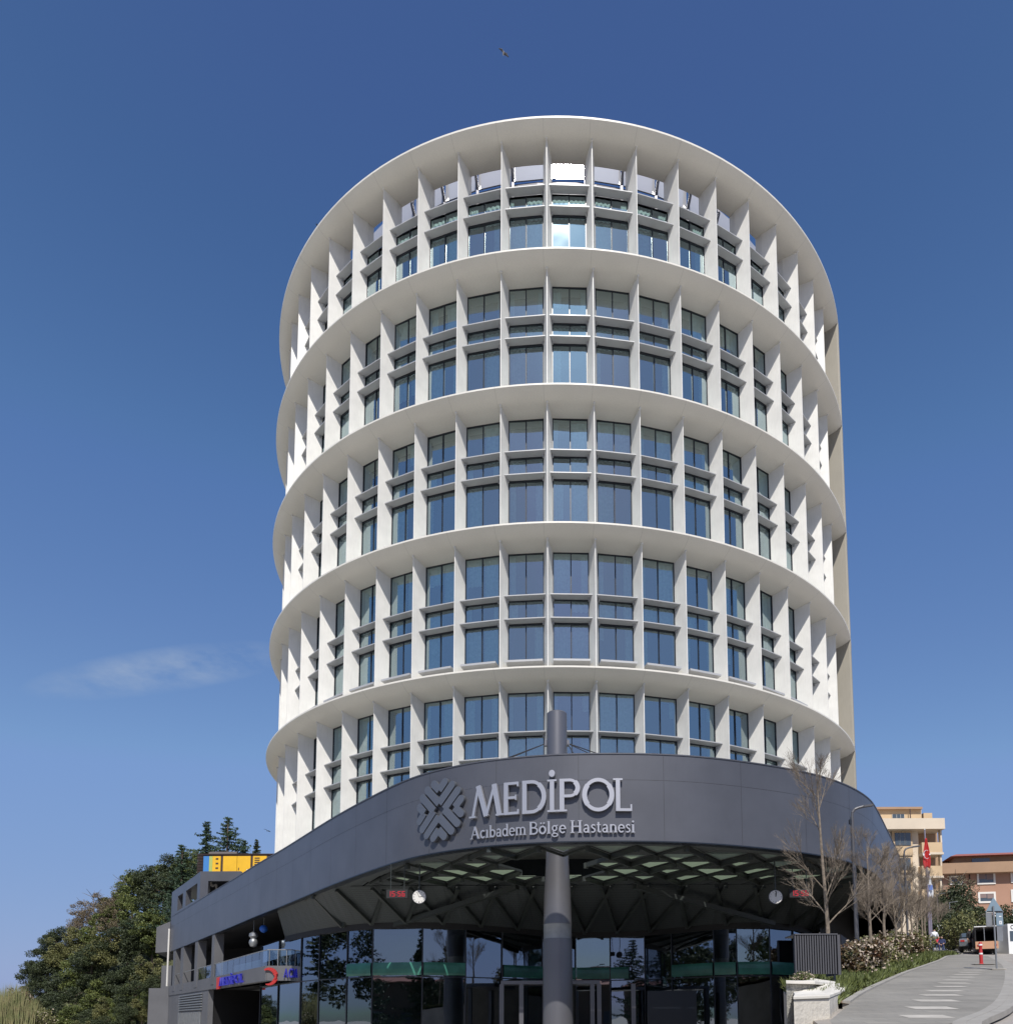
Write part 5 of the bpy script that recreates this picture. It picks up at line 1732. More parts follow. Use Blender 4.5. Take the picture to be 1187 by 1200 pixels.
# shrubs behind the trees and green ground cover
sh_s = [(996, 25.5, 1.35, 'red leaved shrub with pink blossom beside the slatted screen', ['leaf_red', 'blossom'], .20), (1008, 27.5, 1.5, 'second reddish shrub with cream flower heads by the first lamp pole', ['leaf_red', 'blossom'], .22),
        (1018, 30.5, 1.5, 'flowering shrub behind the nearest footway tree', ['leaf_red', 'blossom'], .25), (1030, 33, 1.5, 'flowering shrub between the first two footway trees', ['leaf_olive', 'blossom'], .25),
        (1040, 36.5, 1.6, 'flowering shrub behind the second footway tree', ['leaf_red', 'blossom'], .25), (1050, 41, 1.7, 'brownish flowering shrub behind the third footway tree', ['leaf_olive', 'blossom'], .2),
        (1059, 46, 1.8, 'brownish shrub near the second lamp pole', ['leaf_red', 'blossom'], .12), (1068, 52, 1.8, 'green brown shrub behind the fifth footway tree', ['leaf_olive', 'blossom'], .1), (1077, 60, 2.0, 'green brown shrub under the flag poles', ['leaf_olive'], 0)]
for i, (px_, Y_, H_s, lab, ms, fr_) in enumerate(sh_s):
    q = at(px_, 1140, Y_)
    shrub('flowering_shrub', q.x, Y_, street_z(Y_) + .1, .85 + .012 * (Y_ - 25), H_s * .85, 2600, .05 + .0006 * Y_, ms, fr_ * .7, 40 + i, lab, 'flowering shrubs in the planted bed')
for (px_, Y_, R_s, H_s, lab, m_) in ((1126, 66, 2.0, 3.2, 'rounded brown green shrub at the far end of the footway', 'leaf_olive'), (1115, 70, 1.6, 2.6, 'small dark shrub beside the seated people', 'leaf_dark')):
    q = at(px_, 1140, Y_); shrub('round_shrub', q.x, Y_, street_z(Y_), R_s, H_s, 2500, .12, [m_], 0, int(px_), lab)
V = []; Fq = []
rng = np.random.default_rng(9)
for i in range(26000):
    t = rng.uniform(0, 1) ** 1.3
    j = t * (len(kl) - 1.001); k0 = int(j); e_ = kl[k0].lerp(kl[k0 + 1], j - k0)
    wdt = rng.uniform(.1, 1) ** 1.2 * (1.9 + .02 * e_.y)
    px0 = e_.x - .12 - wdt
    if px0 < edge_x(e_.y) + .15: continue
    hh = .36 * rng.uniform(.35, 1) * (1 if wdt > .3 else .6)
    zb_ = street_z(e_.y) + .12
    a = rng.uniform(0, 2 * pi); w_ = .035 + .0008 * e_.y
    k = len(V)
    lean = rng.normal(size=2) * .10
    V += [(px0 - w_ * cos(a), e_.y - w_ * sin(a), zb_), (px0 + w_ * cos(a), e_.y + w_ * sin(a), zb_), (px0 + lean[0], e_.y + lean[1], zb_ + hh)]
    Fq.append((k, k + 1, k + 2))
me = np_mesh('ground_cover', V, Fq, ['leaf_bed'])
o = bpy.data.objects.new('ground_cover', me); COL.objects.link(o); tag(o, 'bright green ground cover along the planted bed', 'ground cover', kind='stuff')

# big evergreens beyond the footway
for px_, py, kd, sc, Y_, sxy, lab in ((1109, 1034, 'dark', 1.25, 92, 1.0, 'dark evergreen left of the orange building, under the balconies'), (1118, 1052, 'dark2', 1.05, 88, 1.0, 'dark evergreen in front of the orange building, nearest the footway end'),
                             (1133, 1072, 'dark', .85, 94, 1.0, 'lower dark evergreen before the orange facade'), (1100, 1062, 'dark2', .95, 84, .9, 'dark evergreen behind the flag poles'),
                             (1180, 1062, 'dark2', 1.0, 88, 1.0, 'dark evergreen at the right edge behind the road sign'), (1152, 1078, 'mid', .75, 96, 1.0, 'olive green tree behind the truck'), (1200, 1058, 'dark', 1.1, 92, 1.0, 'dark evergreen just beyond the right edge'),
                             (1118, 1026, 'brown', 1.2, 100, 1.0, 'thin brown tree before the left corner of the orange building')):
    top = at(px_, py, Y_); h_ = 8 * sc
    tree(kd, top.x, Y_, top.z - h_ * .98, sc, 'roadside_tree', lab, 'trees beyond the footway', sxy)

# ================================================================== LOW STONE WALL, SCREEN
wl = empty('low_stone_wall', (6.0, 17, -2.2))
tag(wl, 'low pale stone boundary wall with broad chamfered cap at the start of the footway', 'wall')
def W2(p): return Vector(p) - Vector((6.0, 17, -2.2))
e0 = at(918.5, 1156, 17.6); e1 = at(1006, 1155, 21.0); nr = at(972, 1172, 14.9); nl = at(930, 1173, 14.2); bk = at(928, 1150, 20.5)
def prism_pts(P, ztop, zbot):
    mb = MB(); n_ = len(P)
    vs = [W2((p[0], p[1], zbot)) for p in P] + [W2((p[0], p[1], zt)) for p, zt in zip(P, ztop)]
    mb.add(vs, [tuple(range(n_))[::-1], tuple(range(n_, 2 * n_))] + [(k, (k + 1) % n_, n_ + (k + 1) % n_, n_ + k) for k in range(n_)])
    return mb
P1 = [(nl.x, nl.y), (nr.x, nr.y), (7.25, 20.6), (6.6, 22.0), (5.7, 20.6), (4.35, 15.4)]
body = prism_pts(P1, [.32, .36, .72, .85, .72, .40], -2.2)
body.build('wall_body', 'stone_side', wl)
# rear section, rough faced, a little lower at the left
P2 = [(4.47, 16.45), (5.1, 16.95), (7.1, 21.1), (6.95, 21.9), (6.0, 21.8)]
prism_pts(P2, [.695, .705, .815, .855, .855], -2.2).build('rough_face', 'rough_concrete', wl)
def cap(P, z0s, hgt, over, ridge, name):
    mb = MB(); n_ = len(P)
    c = Vector((sum(p[0] for p in P) / n_, sum(p[1] for p in P) / n_))
    out = []
    for p in P:
        v_ = Vector(p) - c; out.append(Vector(p) + v_.normalized() * over)
    inn = [c + (Vector(p) - c) * .55 for p in P]
    lo = [W2((p.x, p.y, z)) for p, z in zip(out, z0s)]
    mi_ = [W2((p.x, p.y, z + hgt)) for p, z in zip(out, z0s)]
    tp = [W2((p.x, p.y, z + hgt + ridge)) for p, z in zip(inn, z0s)]
    mb.add(lo + mi_ + tp, [tuple(range(n_))[::-1]] + [(k, (k + 1) % n_, n_ + (k + 1) % n_, n_ + k) for k in range(n_)] + [(n_ + k, n_ + (k + 1) % n_, 2 * n_ + (k + 1) % n_, 2 * n_ + k) for k in range(n_)] + [tuple(range(2 * n_, 3 * n_))])
    return mb.build(name, 'stone_cap', wl, bevel=.012)
cap(P1, [.325, .365, .725, .855, .725, .405], .06, .06, .10, 'front_cap')
cap([(4.45, 16.35), (5.2, 16.9), (7.2, 21.2), (7.0, 22.1), (5.98, 21.9)], [.70, .71, .82, .86, .86], .07, .05, .06, 'rear_cap')

sc_ = empty('slatted_screen', (6.3, 20.0, .95))
tag(sc_, 'dark slatted metal screen box standing on the low wall, under the tall bare tree', 'screen')
s0_, s1_ = at(932.5, 1142, 20.0), at(982, 1142, 20.0); t0 = at(932.5, 1096, 20.0)
hS = t0.z - s0_.z; wS = s1_.x - s0_.x; oz = s0_.z - .95; ox = s0_.x - 6.3
for i in range(17):
    x = ox + (wS) * i / 17
    MB().box(x, x + .035, 0, .09, oz, oz + hS).build('slat', 'pole_grey', sc_)
MB().box(ox, ox + wS, .10, .14, oz + .02, oz + hS - .02).build('back_panel', 'frame_dark', sc_)
MB().box(ox, ox + wS + .02, -.02, .9, oz + hS, oz + hS + .03).build('top_plate', 'pole_grey', sc_)
MB().box(ox + wS, ox + wS + .07, -.03, .95, oz - .02, oz + hS - .003).build('end_plate', 'pole_grey', sc_)
for x in (ox + .08, ox + wS - .1):
    MB().box(x, x + .05, .02, .08, -.2, oz - .003).build('leg', 'frame_dark', sc_)
for i, px_ in enumerate((938, 945)):
    q = at(px_, 1146, 19.6); shrub('planter_flower', q.x, 19.6, .86, .22, .28, 260, .03, ['leaf_bed', 'blossom'], .5 if i == 0 else .3, 70 + i, ['white blossom clump', 'green leafy clump with pale flowers'][i] + ' on the stone cap under the slatted screen', cat='plant')

# ================================================================== STREET FURNITURE
def lamp(px_, Y_, ptop, arm_px, label, pole_r=.055, mm='pole_grey'):
    top = at(px_, ptop, Y_)
    zg = street_z(Y_)
    o = empty('street_lamp', (top.x, Y_, zg)); tag(o, label, 'street lamp', 'street lamps along the footway')
    H = top.z - zg
    mb = MB(); mb.tube((0, 0, 0), (0, 0, H - .35), pole_r * 1.25, pole_r, 10); mb.build('pole', mm, o, smooth=True)
    L_ = at(arm_px, ptop, Y_).x - top.x
    pts = [(0, 0, H - .35), (.02, 0, H - .18), (.10, 0, H - .06), (.24, 0, H), (L_ * .6, 0, H + .06)]
    MB().path(pts, pole_r * .8, 8).build('arm', mm, o)
    MB().quadbar((L_ * .55, 0, H + .05), (L_, 0, H + .10), .16, .07).build('lamp_head', mm, o)
    MB().tube((0, 0, 0), (0, 0, .35), pole_r * 1.7, pole_r * 1.6, 10).build('base_sleeve', mm, o)
    if px_ < 1010: MB().box(-.12, -.03, -.05, .05, H - .62, H - .45).build('sensor', 'frame_dark', o)
lamp(998, 29.2, 947, 1022.5, 'nearest grey street lamp, left of the row of bare trees', .065)
lamp(1059, 42.8, 994, 1077.5, 'second grey street lamp among the bare trees')
lamp(1098, 84, 1048, 1107.5, 'distant grey street lamp before the orange building', .06)
for px_, pt, Y_, lab, H0 in ((1112.5, 1058, 86, 'thin pale pole in front of the dark evergreens', 0), (1120, 1083, 80, 'short thin pole in front of the dark evergreens', 0)):
    q = at(px_, pt, Y_); o = empty('thin_pole', (q.x, Y_, street_z(Y_))); tag(o, lab, 'pole')
    MB().tube((0, 0, 0), (0, 0, q.z - street_z(Y_)), .05, .04, 8).build('shaft', 'galv', o)
    MB().tube((0, 0, q.z - street_z(Y_)), (.9 if px_ < 1115 else .0, 0, q.z - street_z(Y_) + .1), .03, .03, 6).build('arm', 'galv', o)
# flags
def flagpole(px_, ptop, Y_, f0, f1, wpx, mats, label, flabel, emblem=False):
    q = at(px_, ptop, Y_); zg = street_z(Y_)
    o = empty('flagpole', (q.x, Y_, zg)); tag(o, label, 'flagpole')
    H = q.z - zg
    MB().tube((0, 0, 0), (0, 0, H), .10, .055, 10).build('pole', 'pole_mauve', o)
    mb = MB(); mb.tube((0, 0, H), (0, 0, H + .12), .08, .03, 8); mb.build('finial', 'galv', o)
    za, zb_ = at(px_, f0, Y_).z, at(px_, f1, Y_).z
    fo = empty('flag', (q.x, Y_, zb_)); tag(fo, flabel, 'flag')
    hF = za - zb_; wF = wpx / F_ * Y_
    rows_, cols = 14, 10
    V = []; Fq = []
    rg = random.Random(int(px_))
    for i in range(rows_ + 1):
        v_ = i / rows_
        # limp flag: narrow at the top, fuller below
        wl_ = wF * (.25 + .75 * sin(min(1, v_ * 1.25) * pi / 2) ** 1.2) * (1 if v_ < .85 else 1 - (v_ - .85) * 1.8)
        for j in range(cols + 1):
            u = j / cols
            fold = .10 * sin(u * 9 + v_ * 3) * (u ** .5)
            V.append((-wl_ * .62 + wl_ * u * 1.0 + .05, -.12 + fold, hF * (1 - v_) - .25 * hF * (abs(u - .55) if v_ > .6 else 0) * (v_ - .6) * 2))
    for i in range(rows_):
        for j in range(cols):
            a = i * (cols + 1) + j; Fq.append((a, a + 1, a + cols + 2, a + cols + 1))
    mb = MB(); mb.add(V, Fq)
    c = mb.build('cloth', mats[0], fo, recalc=False, smooth=True)
    s_ = c.modifiers.new('solid', 'SOLIDIFY'); s_.thickness = .01
    if emblem:
        e_ = MB()
        for k in range(9):
            t0_, t1_ = radians(60 + k * 27), radians(60 + (k + 1) * 27)
            w_ = .09 * sin(pi * (k + .5) / 9) + .02
            cx_, cz_ = -.05, hF * .42
            e_.quadbar((cx_ + .26 * cos(t0_), -.27, cz_ + .36 * sin(t0_)), (cx_ + .26 * cos(t1_), -.27, cz_ + .36 * sin(t1_)), w_, .02)
        e_.tube((.2, -.28, hF * .42), (.2, -.26, hF * .42), .07, .07, 5)
        e_.build('crescent_and_star', 'flag_white', fo)
    else:
        e_ = MB(); e_.box(-.2, .15, -.30, -.26, hF * .35, hF * .6); e_.build('emblem', mats[1], fo)
flagpole(1083.5, 973, 66, 983, 1016.5, 8.5, ['red'], 'tall mauve grey flagpole carrying the red flag', 'red national flag hanging limp with white crescent and star', True)
flagpole(1088, 1022, 66.5, 1029, 1052, 6.5, ['flag_white', 'flag_blue'], 'second mauve flagpole just right of the taller one', 'white flag with blue emblem hanging limp below the red flag')

# bollard
q = on_street(1150, 1131, KH)
o = empty('bollard', tuple(q)); tag(o, 'red traffic bollard with white bands standing on the footway', 'bollard')
mb = MB(); mb.lathe([(.11, 0), (.11, .04), (.075, .06), (.075, .62), (.065, .65), (.065, .78), (.08, .82), (.08, .95), (.05, 1.02), (0, 1.03)], n=20); mb.build('post', 'red', o, smooth=True)
for z_ in (.46, .86):
    mb = MB(); mb.lathe([(.083, z_), (.083, z_ + .07)], n=20); mb.build('reflector_band', 'white_paint', o, smooth=True)
MB().box(-.45, .55, -.35, .35, .001, .012).build('base_plate', 'stripe', o)
# traffic sign seen from behind
q = on_street(1168, 1137, KH)
Y_ = q.y
o = empty('road_sign', tuple(q)); tag(o, 'grey backs of a triangular and rectangular road sign on a post at the kerb', 'road sign')
def sz(py): return at(1168, py, Y_).z - q.z
MB().tube((0, 0, 0), (0, 0, sz(1062)), .032, .032, 10).build('post', 'galv', o)
MB().box(-.28, .28, -.2, .2, .001, .03).build('base_plate', 'stripe', o)
def sx_(px_): return at(px_, 1080, Y_).x - q.x
y_ = .06
tri = MB(); P = [(sx_(1156.5), sz(1069)), (sx_(1177.5), sz(1069)), (sx_(1166.5), sz(1051.5))]
tri.add([(a, y_, b) for a, b in P] + [(a, y_ + .015, b) for a, b in P], [(0, 1, 2), (5, 4, 3), (0, 3, 4, 1), (1, 4, 5, 2), (2, 5, 3, 0)]); tri.build('triangle_plate', 'galv_blue', o)
MB().box(sx_(1156.5), sx_(1164), y_, y_ + .015, sz(1086), sz(1069.5)).build('side_plate', 'galv', o)
MB().box(sx_(1168.5), sx_(1176.5), y_, y_ + .015, sz(1085), sz(1069.5)).build('side_plate', 'galv_blue', o)
MB().box(sx_(1168.8), sx_(1175.5), y_ + .02, y_ + .035, sz(1103), sz(1085)).build('lower_plate', 'galv', o)
MB().box(sx_(1158), sx_(1176), y_ - .03, y_ - .003, sz(1069), sz(1069) + .04).build('clamp_rail', 'frame_dark', o)
mk_ = MB()
x0, x1 = sx_(1171.8), sx_(1174.6)
mk_.box(x0, x1, y_ - .006, y_ - .002, sz(1074.6), sz(1073.6))
for a, b, c, d in ((x0, x1, 1080.3, 1079.4), (x0, x1, 1083.4, 1082.5)): mk_.box(a, b, y_ - .006, y_ - .002, sz(c), sz(d))
mk_.box(x0, x0 + .03, y_ - .007, y_ - .003, sz(1083.4), sz(1079.4)); mk_.box(x1 - .03, x1, y_ - .007, y_ - .003, sz(1083.4), sz(1079.4))
mk_.build('markings', 'white_paint', o)

# ================================================================== VEHICLES, PEOPLE
def truck():
    Y_ = 56.0; zg = street_z(Y_)
    a, b = at(1145, 1118, Y_), at(1169, 1118, Y_)
    w = b.x - a.x; top = at(1150, 1086.5, Y_).z - zg
    o = empty('box_truck', ((a.x + b.x) / 2, Y_, zg), -atan2((a.x + b.x) / 2, Y_) + .06); tag(o, 'box truck seen from behind with dark open load bed and pale orange tail panel', 'truck')
    h = w / 2
    bd_ = MB(); t_ = .06
    bd_.box(-h, -h + t_, 0, 3.6, .75, top); bd_.box(h - t_, h, 0, 3.6, .75, top); bd_.box(-h + t_, h - t_, 3.5, 3.6, .75, top)
    bd_.box(-h + t_, h - t_, 0, 3.6, .75, .85); bd_.build('load_box', 'dark', o)
    MB().box(-h - .03, h + .03, -.05, 3.6, top, top + .06).build('roof', 'white_paint', o)
    MB().box(-h, h, -.06, -.003, .42, .95).build('tail_panel', 'orange_paint', o)
    MB().box(-h + .2, h - .2, .2, 5.2, .35, .55).build('chassis', 'rubber', o)
    MB().box(-h + .05, h - .05, 3.8, 5.4, .5, 2.1).build('cab', 'white_paint', o, bevel=.08)
    for x in (-h + .12, h - .3):
        for y in (.7, 4.5):
            MB().tube((x, y, .36), (x + .2, y, .36), .36, .36, 20).build('wheel', 'rubber', o)
    for x in (-h + .1, h - .25): MB().box(x, x + .15, -.08, -.062, .6, .72).build('tail_light', 'red', o)
    MB().box(-.15, -.11, -.02, .02, .95, top).build('strap', 'galv', o)
truck()
def car(px_, Y_, m_, label, rz, L_=4.2, W_=1.75):
    q = at(px_, 1118, Y_); zg = street_z(Y_)
    o = empty('parked_car', (q.x, Y_, zg), rz); tag(o, label, 'car')
    prof = [(-L_ / 2, .35), (-L_ / 2, .75), (-L_ / 2 + .15, .95), (-L_ / 2 + .55, 1.0), (-L_ / 2 + 1.0, 1.42), (.35, 1.45), (1.05, .98), (L_ / 2 - .15, .86), (L_ / 2, .6), (L_ / 2, .35)]
    mb = MB(); n_ = len(prof)
    def xw(z): return W_ / 2 * (1 if z < 1.0 else .82)
    vs = [(x, -xw(z), z) for x, z in prof] + [(x, xw(z), z) for x, z in prof]
    mb.add(vs, [tuple(range(n_))[::-1], tuple(range(n_, 2 * n_))] + [(k, (k + 1) % n_, n_ + (k + 1) % n_, n_ + k) for k in range(n_)])
    mb.build('body', m_, o, bevel=.05)
    rw_ = MB(); 
    def q4(P): rw_.add(P, [(0, 1, 2, 3)])
    q4([(-L_ / 2 + .58, -.66, 1.04), (-L_ / 2 + .58, .66, 1.04), (-L_ / 2 + .93, .62, 1.38), (-L_ / 2 + .93, -.62, 1.38)])
    for v_ in range(len(rw_.v)): x, y, z = rw_.v[v_]; rw_.v[v_] = (x - .06, y, z + .05)
    rw_.build('rear_window', 'window_glass', o, recalc=False)
    ws = MB().add([(.42, -.62, 1.44), (.42, .62, 1.44), (1.04, .66, 1.05), (1.04, -.66, 1.05)], [(0, 1, 2, 3)])
    for v_ in range(4): x, y, z = ws.v[v_]; ws.v[v_] = (x + .07, y, z + .03)
    ws.build('windscreen', 'window_glass', o, recalc=False)
    for s_ in (-1, 1):
        MB().box(-1.15, .55, s_ * (W_ / 2 * .9) - .012, s_ * (W_ / 2 * .9) + .012, 1.04, 1.34).build('side_window', 'window_glass', o)
        for x in (-1.3, 1.3):
            w_ = MB().tube((x, s_ * (W_ / 2 - .2), .31), (x, s_ * (W_ / 2 + .01), .31), .31, .31, 20).build('wheel', 'rubber', o)
            MB().tube((x, s_ * (W_ / 2 + .011), .31), (x, s_ * (W_ / 2 + .025), .31), .18, .18, 14).build('rim', 'galv', w_)
        MB().box(-L_ / 2 - .03, -L_ / 2 + .02, s_ * .62 - .14, s_ * .62 + .14, .70, .84).build('tail_light', 'red', o)
car(1140, 62, 'car_grey', 'grey car parked at the far kerb left of the box truck', radians(62))
car(1174.5, 64, 'white_paint', 'white car parked at the far kerb right of the box truck', radians(55))
# white roadside sign board at right edge
Y_ = 58; a, b = at(1180.5, 1083, Y_), at(1200, 1114, Y_); zg = street_z(Y_)
o = empty('roadside_kiosk', ((a.x + b.x) / 2, Y_, zg)); tag(o, 'white roadside kiosk panel with dark window at the right edge', 'kiosk')
hw = (b.x - a.x) / 2; hk = a.z - zg
MB().box(-hw, hw, 0, 1.6, 0.0, hk).build('body', 'white_paint', o)
MB().box(-hw + .12, hw - .12, -.02, -.002, hk * .42, hk * .76).build('window', 'window_glass', o)
mb = glyph_mesh('C', .30, lambda u, v_, o_: (-hw + .2 + u, -.004 - o_, hk * .82 + v_), .012, 1.0, .0); mb.build('lettering', 'frame_dark', o)
# small white notice on posts behind flagpoles
Y_ = 72; q0_, q1_ = at(1098.5, 1084, Y_), at(1105.5, 1091, Y_); zg = street_z(Y_)
o = empty('notice_board', ((q0_.x + q1_.x) / 2, Y_, zg)); tag(o, 'small white notice board on posts behind the flagpoles', 'notice board')
hw = (q1_.x - q0_.x) / 2
MB().box(-hw, hw, 0, .06, q1_.z - zg, q0_.z - zg).build('panel', 'white_paint', o)
for x in (-hw + .05, hw - .1): MB().box(x, x + .06, .01, .05, 0, q1_.z - zg - .003).build('post', 'galv', o)

def person(px_, Y_, joints, rad, mats_by, label, rz=0.0):
    """joints: dict name->(x,y,z); one skinned continuous body"""
    q = at(px_, 1118, Y_); zg = street_z(Y_) + KH
    names = list(joints); idx = {n: i for i, n in enumerate(names)}
    E = [('pelvis', 'chest'), ('chest', 'neck'), ('neck', 'head'), ('head', 'crown'), ('chest', 'sL'), ('sL', 'eL'), ('eL', 'hL'), ('chest', 'sR'), ('sR', 'eR'), ('eR', 'hR'), ('pelvis', 'kL'), ('kL', 'aL'), ('aL', 'tL'), ('pelvis', 'kR'), ('kR', 'aR'), ('aR', 'tR')]
    me = bpy.data.meshes.new('person')
    me.from_pydata([joints[n] for n in names], [(idx[a], idx[b]) for a, b in E], [])
    o = bpy.data.objects.new('person', me); COL.objects.link(o)
    s_ = o.modifiers.new('skin', 'SKIN'); s_.use_smooth_shade = True
    for n in names:
        v_ = me.skin_vertices[0].data[idx[n]]; r_ = rad[n]; v_.radius = (r_, r_)
        v_.use_root = (n == 'pelvis')
    sd_ = o.modifiers.new('sub', 'SUBSURF'); sd_.levels = 1; sd_.render_levels = 1
    dg = bpy.context.evaluated_depsgraph_get()
    me2 = bpy.data.meshes.new_from_object(o.evaluated_get(dg))
    bpy.data.objects.remove(o)
    for m_ in mats_by[:4]: me2.materials.clear() if False else None
    me2.materials.clear()
    for m_ in ('skin', mats_by[0], mats_by[1], 'hair'): me2.materials.append(MATS[m_])
    J = {n: Vector(joints[n]) for n in names}
    for f in me2.polygons:
        c = f.center
        best = min(names, key=lambda n: (J[n] - c).length)
        if best in ('head', 'hL', 'hR'): k = 0
        elif best == 'crown': k = 3
        elif best in ('neck', 'chest', 'sL', 'sR', 'eL', 'eR'): k = 1
        else: k = 2
        if best == 'head' and c.y > J['head'].y + .03: k = 3
        f.material_index = k; f.use_smooth = True
    o = bpy.data.objects.new('person', me2); COL.objects.link(o)
    o.location = (q.x, Y_, zg); o.rotation_euler = (0, 0, rz)
    tag(o, label, 'person', 'people at the end of the footway')
RAD = dict(pelvis=.15, chest=.17, neck=.06, head=.10, crown=.085, sL=.07, eL=.05, hL=.045, sR=.07, eR=.05, hR=.045, kL=.075, aL=.05, tL=.045, kR=.075, aR=.05, tR=.045)
stand = dict(pelvis=(0, 0, .95), chest=(0, 0, 1.32), neck=(0, 0, 1.50), head=(0, -.02, 1.62), crown=(0, 0, 1.70), sL=(-.2, 0, 1.42), eL=(-.26, .02, 1.13), hL=(-.25, -.08, .86), sR=(.2, 0, 1.42), eR=(.27, .02, 1.13), hR=(.24, -.1, .87),
             kL=(-.11, -.04, .5), aL=(-.12, .02, .09), tL=(-.13, -.14, .04), kR=(.11, -.02, .5), aR=(.13, .08, .09), tR=(.14, -.08, .04))
sit = dict(pelvis=(0, 0, .38), chest=(0, -.05, .76), neck=(0, -.08, .93), head=(0, -.13, 1.06), crown=(0, -.11, 1.15), sL=(-.19, -.05, .86), eL=(-.26, -.2, .62), hL=(-.12, -.4, .55), sR=(.19, -.05, .86), eR=(.26, -.2, .62), hR=(.12, -.4, .55),
           kL=(-.13, -.44, .5), aL=(-.13, -.5, .09), tL=(-.13, -.64, .04), kR=(.13, -.42, .5), aR=(.14, -.46, .09), tR=(.14, -.6, .04))
person(1099, 62, sit, RAD, ('red_cloth', 'denim'), 'person in a red top sitting at the edge of the planted bed', .5)
person(1104.5, 61, sit, RAD, ('navy', 'navy'), 'person in navy clothes sitting hunched beside the one in red', -.6)
person(1137, 58.5, stand, RAD, ('black_cloth', 'black_cloth'), 'person in black standing behind the grey car near the truck', .4)
person(1108, 68, stand, RAD, ('black_cloth', 'denim'), 'person in a black top standing by the notice board', 2.6)
person(1113, 69, stand, RAD, ('flag_white', 'black_cloth'), 'person in a white top standing in front of the dark shrub', .2)
person(1096, 66, stand, RAD, ('flag_white', 'denim'), 'person in a pale top standing left of the one in red', -.4)

# blue round lamp and white figure decoration on the terrace
q = at(309, 1089, 54.5)
o = empty('terrace_balloon', (q.x, 54.5, q.z)); tag(o, 'round blue ball hanging over the left terrace', 'ball')
mb = MB(); mb.lathe([(0, -.27), (.14, -.23), (.24, -.12), (.27, 0), (.24, .13), (.14, .23), (0, .27)], n=20); mb.build('ball', 'blue_ball', o, smooth=True)
MB().tube((0, 0, .27), (0, 0, 1.0), .015, .015, 5).build('cord', 'galv', o)
q = at(297, 1102, 55)
o = empty('terrace_lantern', (q.x, 55, q.z)); tag(o, 'pale round paper lantern hanging left of the blue ball', 'lantern')
mb = MB(); mb.lathe([(0, -.5), (.2, -.45), (.3, -.2), (.25, .0), (.16, .1), (.3, .25), (.28, .45), (0, .6)], n=18); mb.build('shade', 'galv', o, smooth=True)
MB().tube((0, 0, .6), (0, 0, 1.4), .015, .015, 5).build('cord', 'galv', o)

# birds
def bird(px_, py, Y_, span, rz, tilt, label, m_):
    q = at(px_, py, Y_)
    o = empty('bird', tuple(q)); o.rotation_euler = (tilt[0], tilt[1], rz); tag(o, label, 'bird', 'birds in the sky')
    s_ = span / 2
    mb = MB(); mb.lathe([(0, -.55), (.10, -.40), (.17, -.1), (.15, .2), (.07, .42), (0, .55)], n=10)
    mb.v = [(x * span * .42, z * span * .42, y * span * .42) for x, y, z in mb.v]
    mb.build('body', m_[0], o, smooth=True)
    for k in (-1, 1):
        w = MB()
        P = [(0, .10, 0), (k * s_ * .45, .16, .14), (k * s_, -.02, .02), (k * s_ * .5, -.10, .12), (0, -.12, 0)]
        P = [(x, y * span, z * span) for x, y, z in P]
        w.add(P + [(x, y, z + .02) for x, y, z in P], [(4, 3, 2, 1, 0), (5, 6, 7, 8, 9)] + [(i, (i + 1) % 5, 5 + (i + 1) % 5, 5 + i) for i in range(5)])
        w.build('wing', m_[1], o)
        t = MB(); P = [(k * s_, -.02, .02), (k * s_ * .82, .06, .05), (k * s_ * .82, -.06, .05)]
        P = [(x * 1.02, y * span, z * span) for x, y, z in P]
        t.add(P + [(x, y, z + .03) for x, y, z in P], [(2, 1, 0), (3, 4, 5), (0, 1, 4, 3), (1, 2, 5, 4), (2, 0, 3, 5)]); t.build('wing_tip', 'frame_dark', o)
bird(590, 62, 60, 1.0, .3, (0.2, .55, 0), 'grey and white gull gliding high above the tower', ('gull_white', 'gull_grey'))
bird(372, 264, 70, .6, 1.2, (.3, -.5, 0), 'tiny dark bird beside the upper left rim of the tower', ('gull_grey', 'frame_dark'))
bird(313, 974, 70, .6, .2, (.1, .4, 0), 'small dark bird low beside the foot of the tower', ('gull_grey', 'frame_dark'))

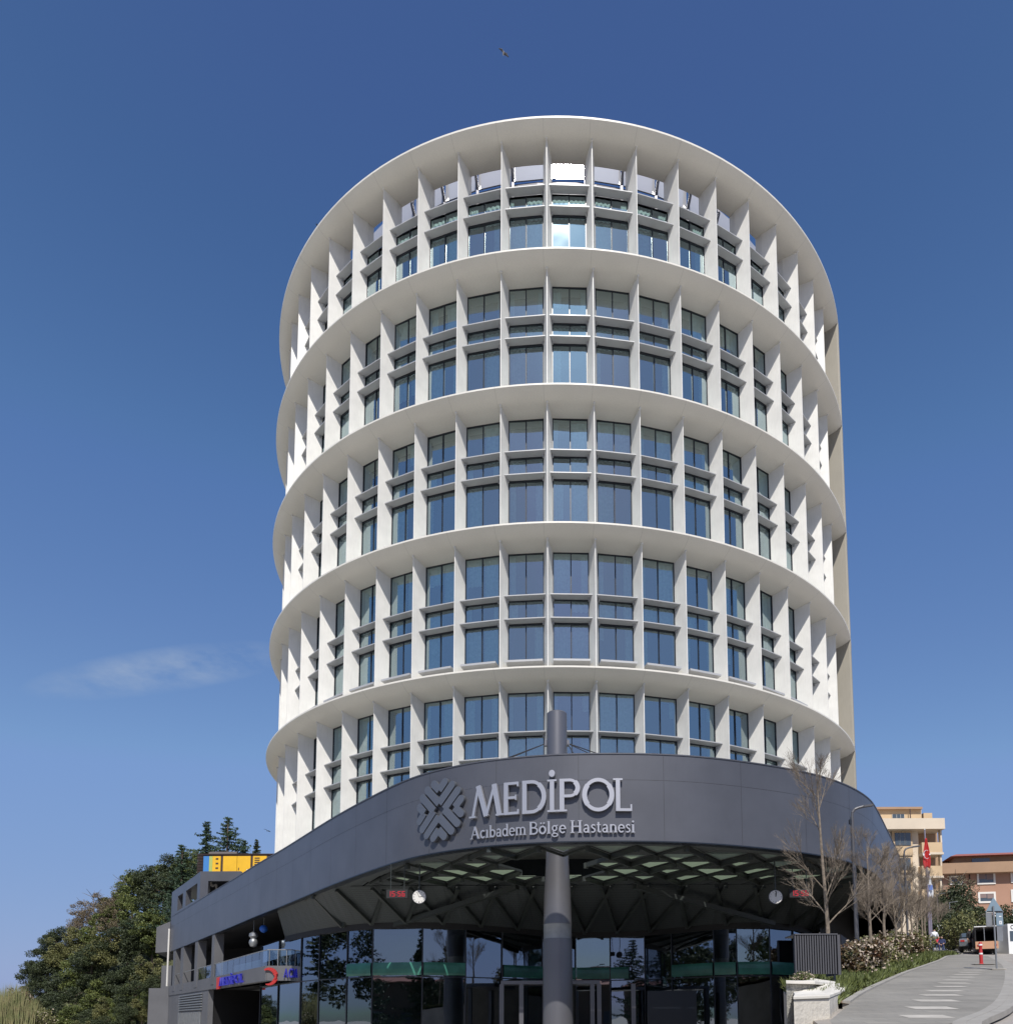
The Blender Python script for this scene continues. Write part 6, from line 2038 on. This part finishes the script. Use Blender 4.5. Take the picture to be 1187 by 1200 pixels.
# ================================================================== BEHIND THE CAMERA (seen mirrored in the glass)
for i, (x, y, kd, sc) in enumerate(((-48, -12, 'dark', 2.0), (-56, -4, 'spruce', 1.6), (-60, 8, 'dark2', 2.1), (-34, -28, 'spruce', 1.5), (-27, -24, 'dark', 1.7), (-20, -30, 'dark2', 1.6), (-40, -20, 'cedar', 1.3), (10, -30, 'brown', 1.5), (17, -26, 'mid', 1.8), (24, -30, 'dark', 1.7), (32, -26, 'mid', 1.9), (42, -24, 'dark2', 1.8))):
    tree(kd, x, y, -2.2, sc, 'street_tree', '%s across the road behind the viewpoint, %s from the left' % (desc[kd], ['first', 'second', 'third', 'fourth', 'fifth', 'sixth', 'seventh', 'eighth', 'ninth', 'tenth', 'eleventh', 'twelfth'][i]), 'trees across the road')
for i, (x, y, kd, sc) in enumerate(((-58, 30, 'dark', 1.9), (-63, 40, 'mid', 1.9), (-60, 50, 'dark2', 2.0), (-66, 60, 'dark', 1.9), (-62, 68, 'spruce', 1.4), (-56, 18, 'mid', 1.8))):
    tree(kd, x, y, -2.2, sc, 'street_tree', '%s beside the plaza outside the left edge, %s of its row' % (desc[kd], ['second', 'third', 'fourth', 'fifth', 'sixth', 'first'][i]), 'trees left of the plaza')
o = empty('terraced_house', (0, -46, -2.2)); tag(o, 'low row house with tiled roof across the road, mirrored in the lobby glass', 'house')
MB().box(-55, 60, 0, 10, 0, 8.2).build('wall', 'bark_dark', o)
MB().add([(-56, 10.6, 8.2), (61, 10.6, 8.2), (61, -.6, 8.2), (-56, -.6, 8.2), (-56, 5, 9.6), (61, 5, 9.6)], [(0, 1, 5, 4), (2, 3, 4, 5), (1, 2, 5), (3, 0, 4), (3, 2, 1, 0)]).build('roof', 'roof_red', o)
MB().box(2, 7, 4, 7, 9.0, 11.2).build('chimney', 'render_orange', o)
for x in range(-52, 58, 6):
    MB().box(x, x + 2, 10.003, 10.06, 1.6, 3.4).build('window', 'window_glass', o)
for x in (-8.0, 3.0):
    o = empty('street_lamp', (x, -18, -2.2)); tag(o, 'grey street lamp across the road at %s, mirrored in the lobby glass' % ('left' if x < 0 else 'right'), 'street lamp')
    MB().tube((0, 0, 0), (0, 0, 9.5), .1, .06, 8).build('pole', 'pole_grey', o)
    MB().tube((0, 0, 9.5), (1.6, 0, 10.1), .04, .04, 6).build('arm', 'pole_grey', o)
    MB().box(1.4, 2.1, -.12, .12, 10.05, 10.17).build('lamp_head', 'pole_grey', o)
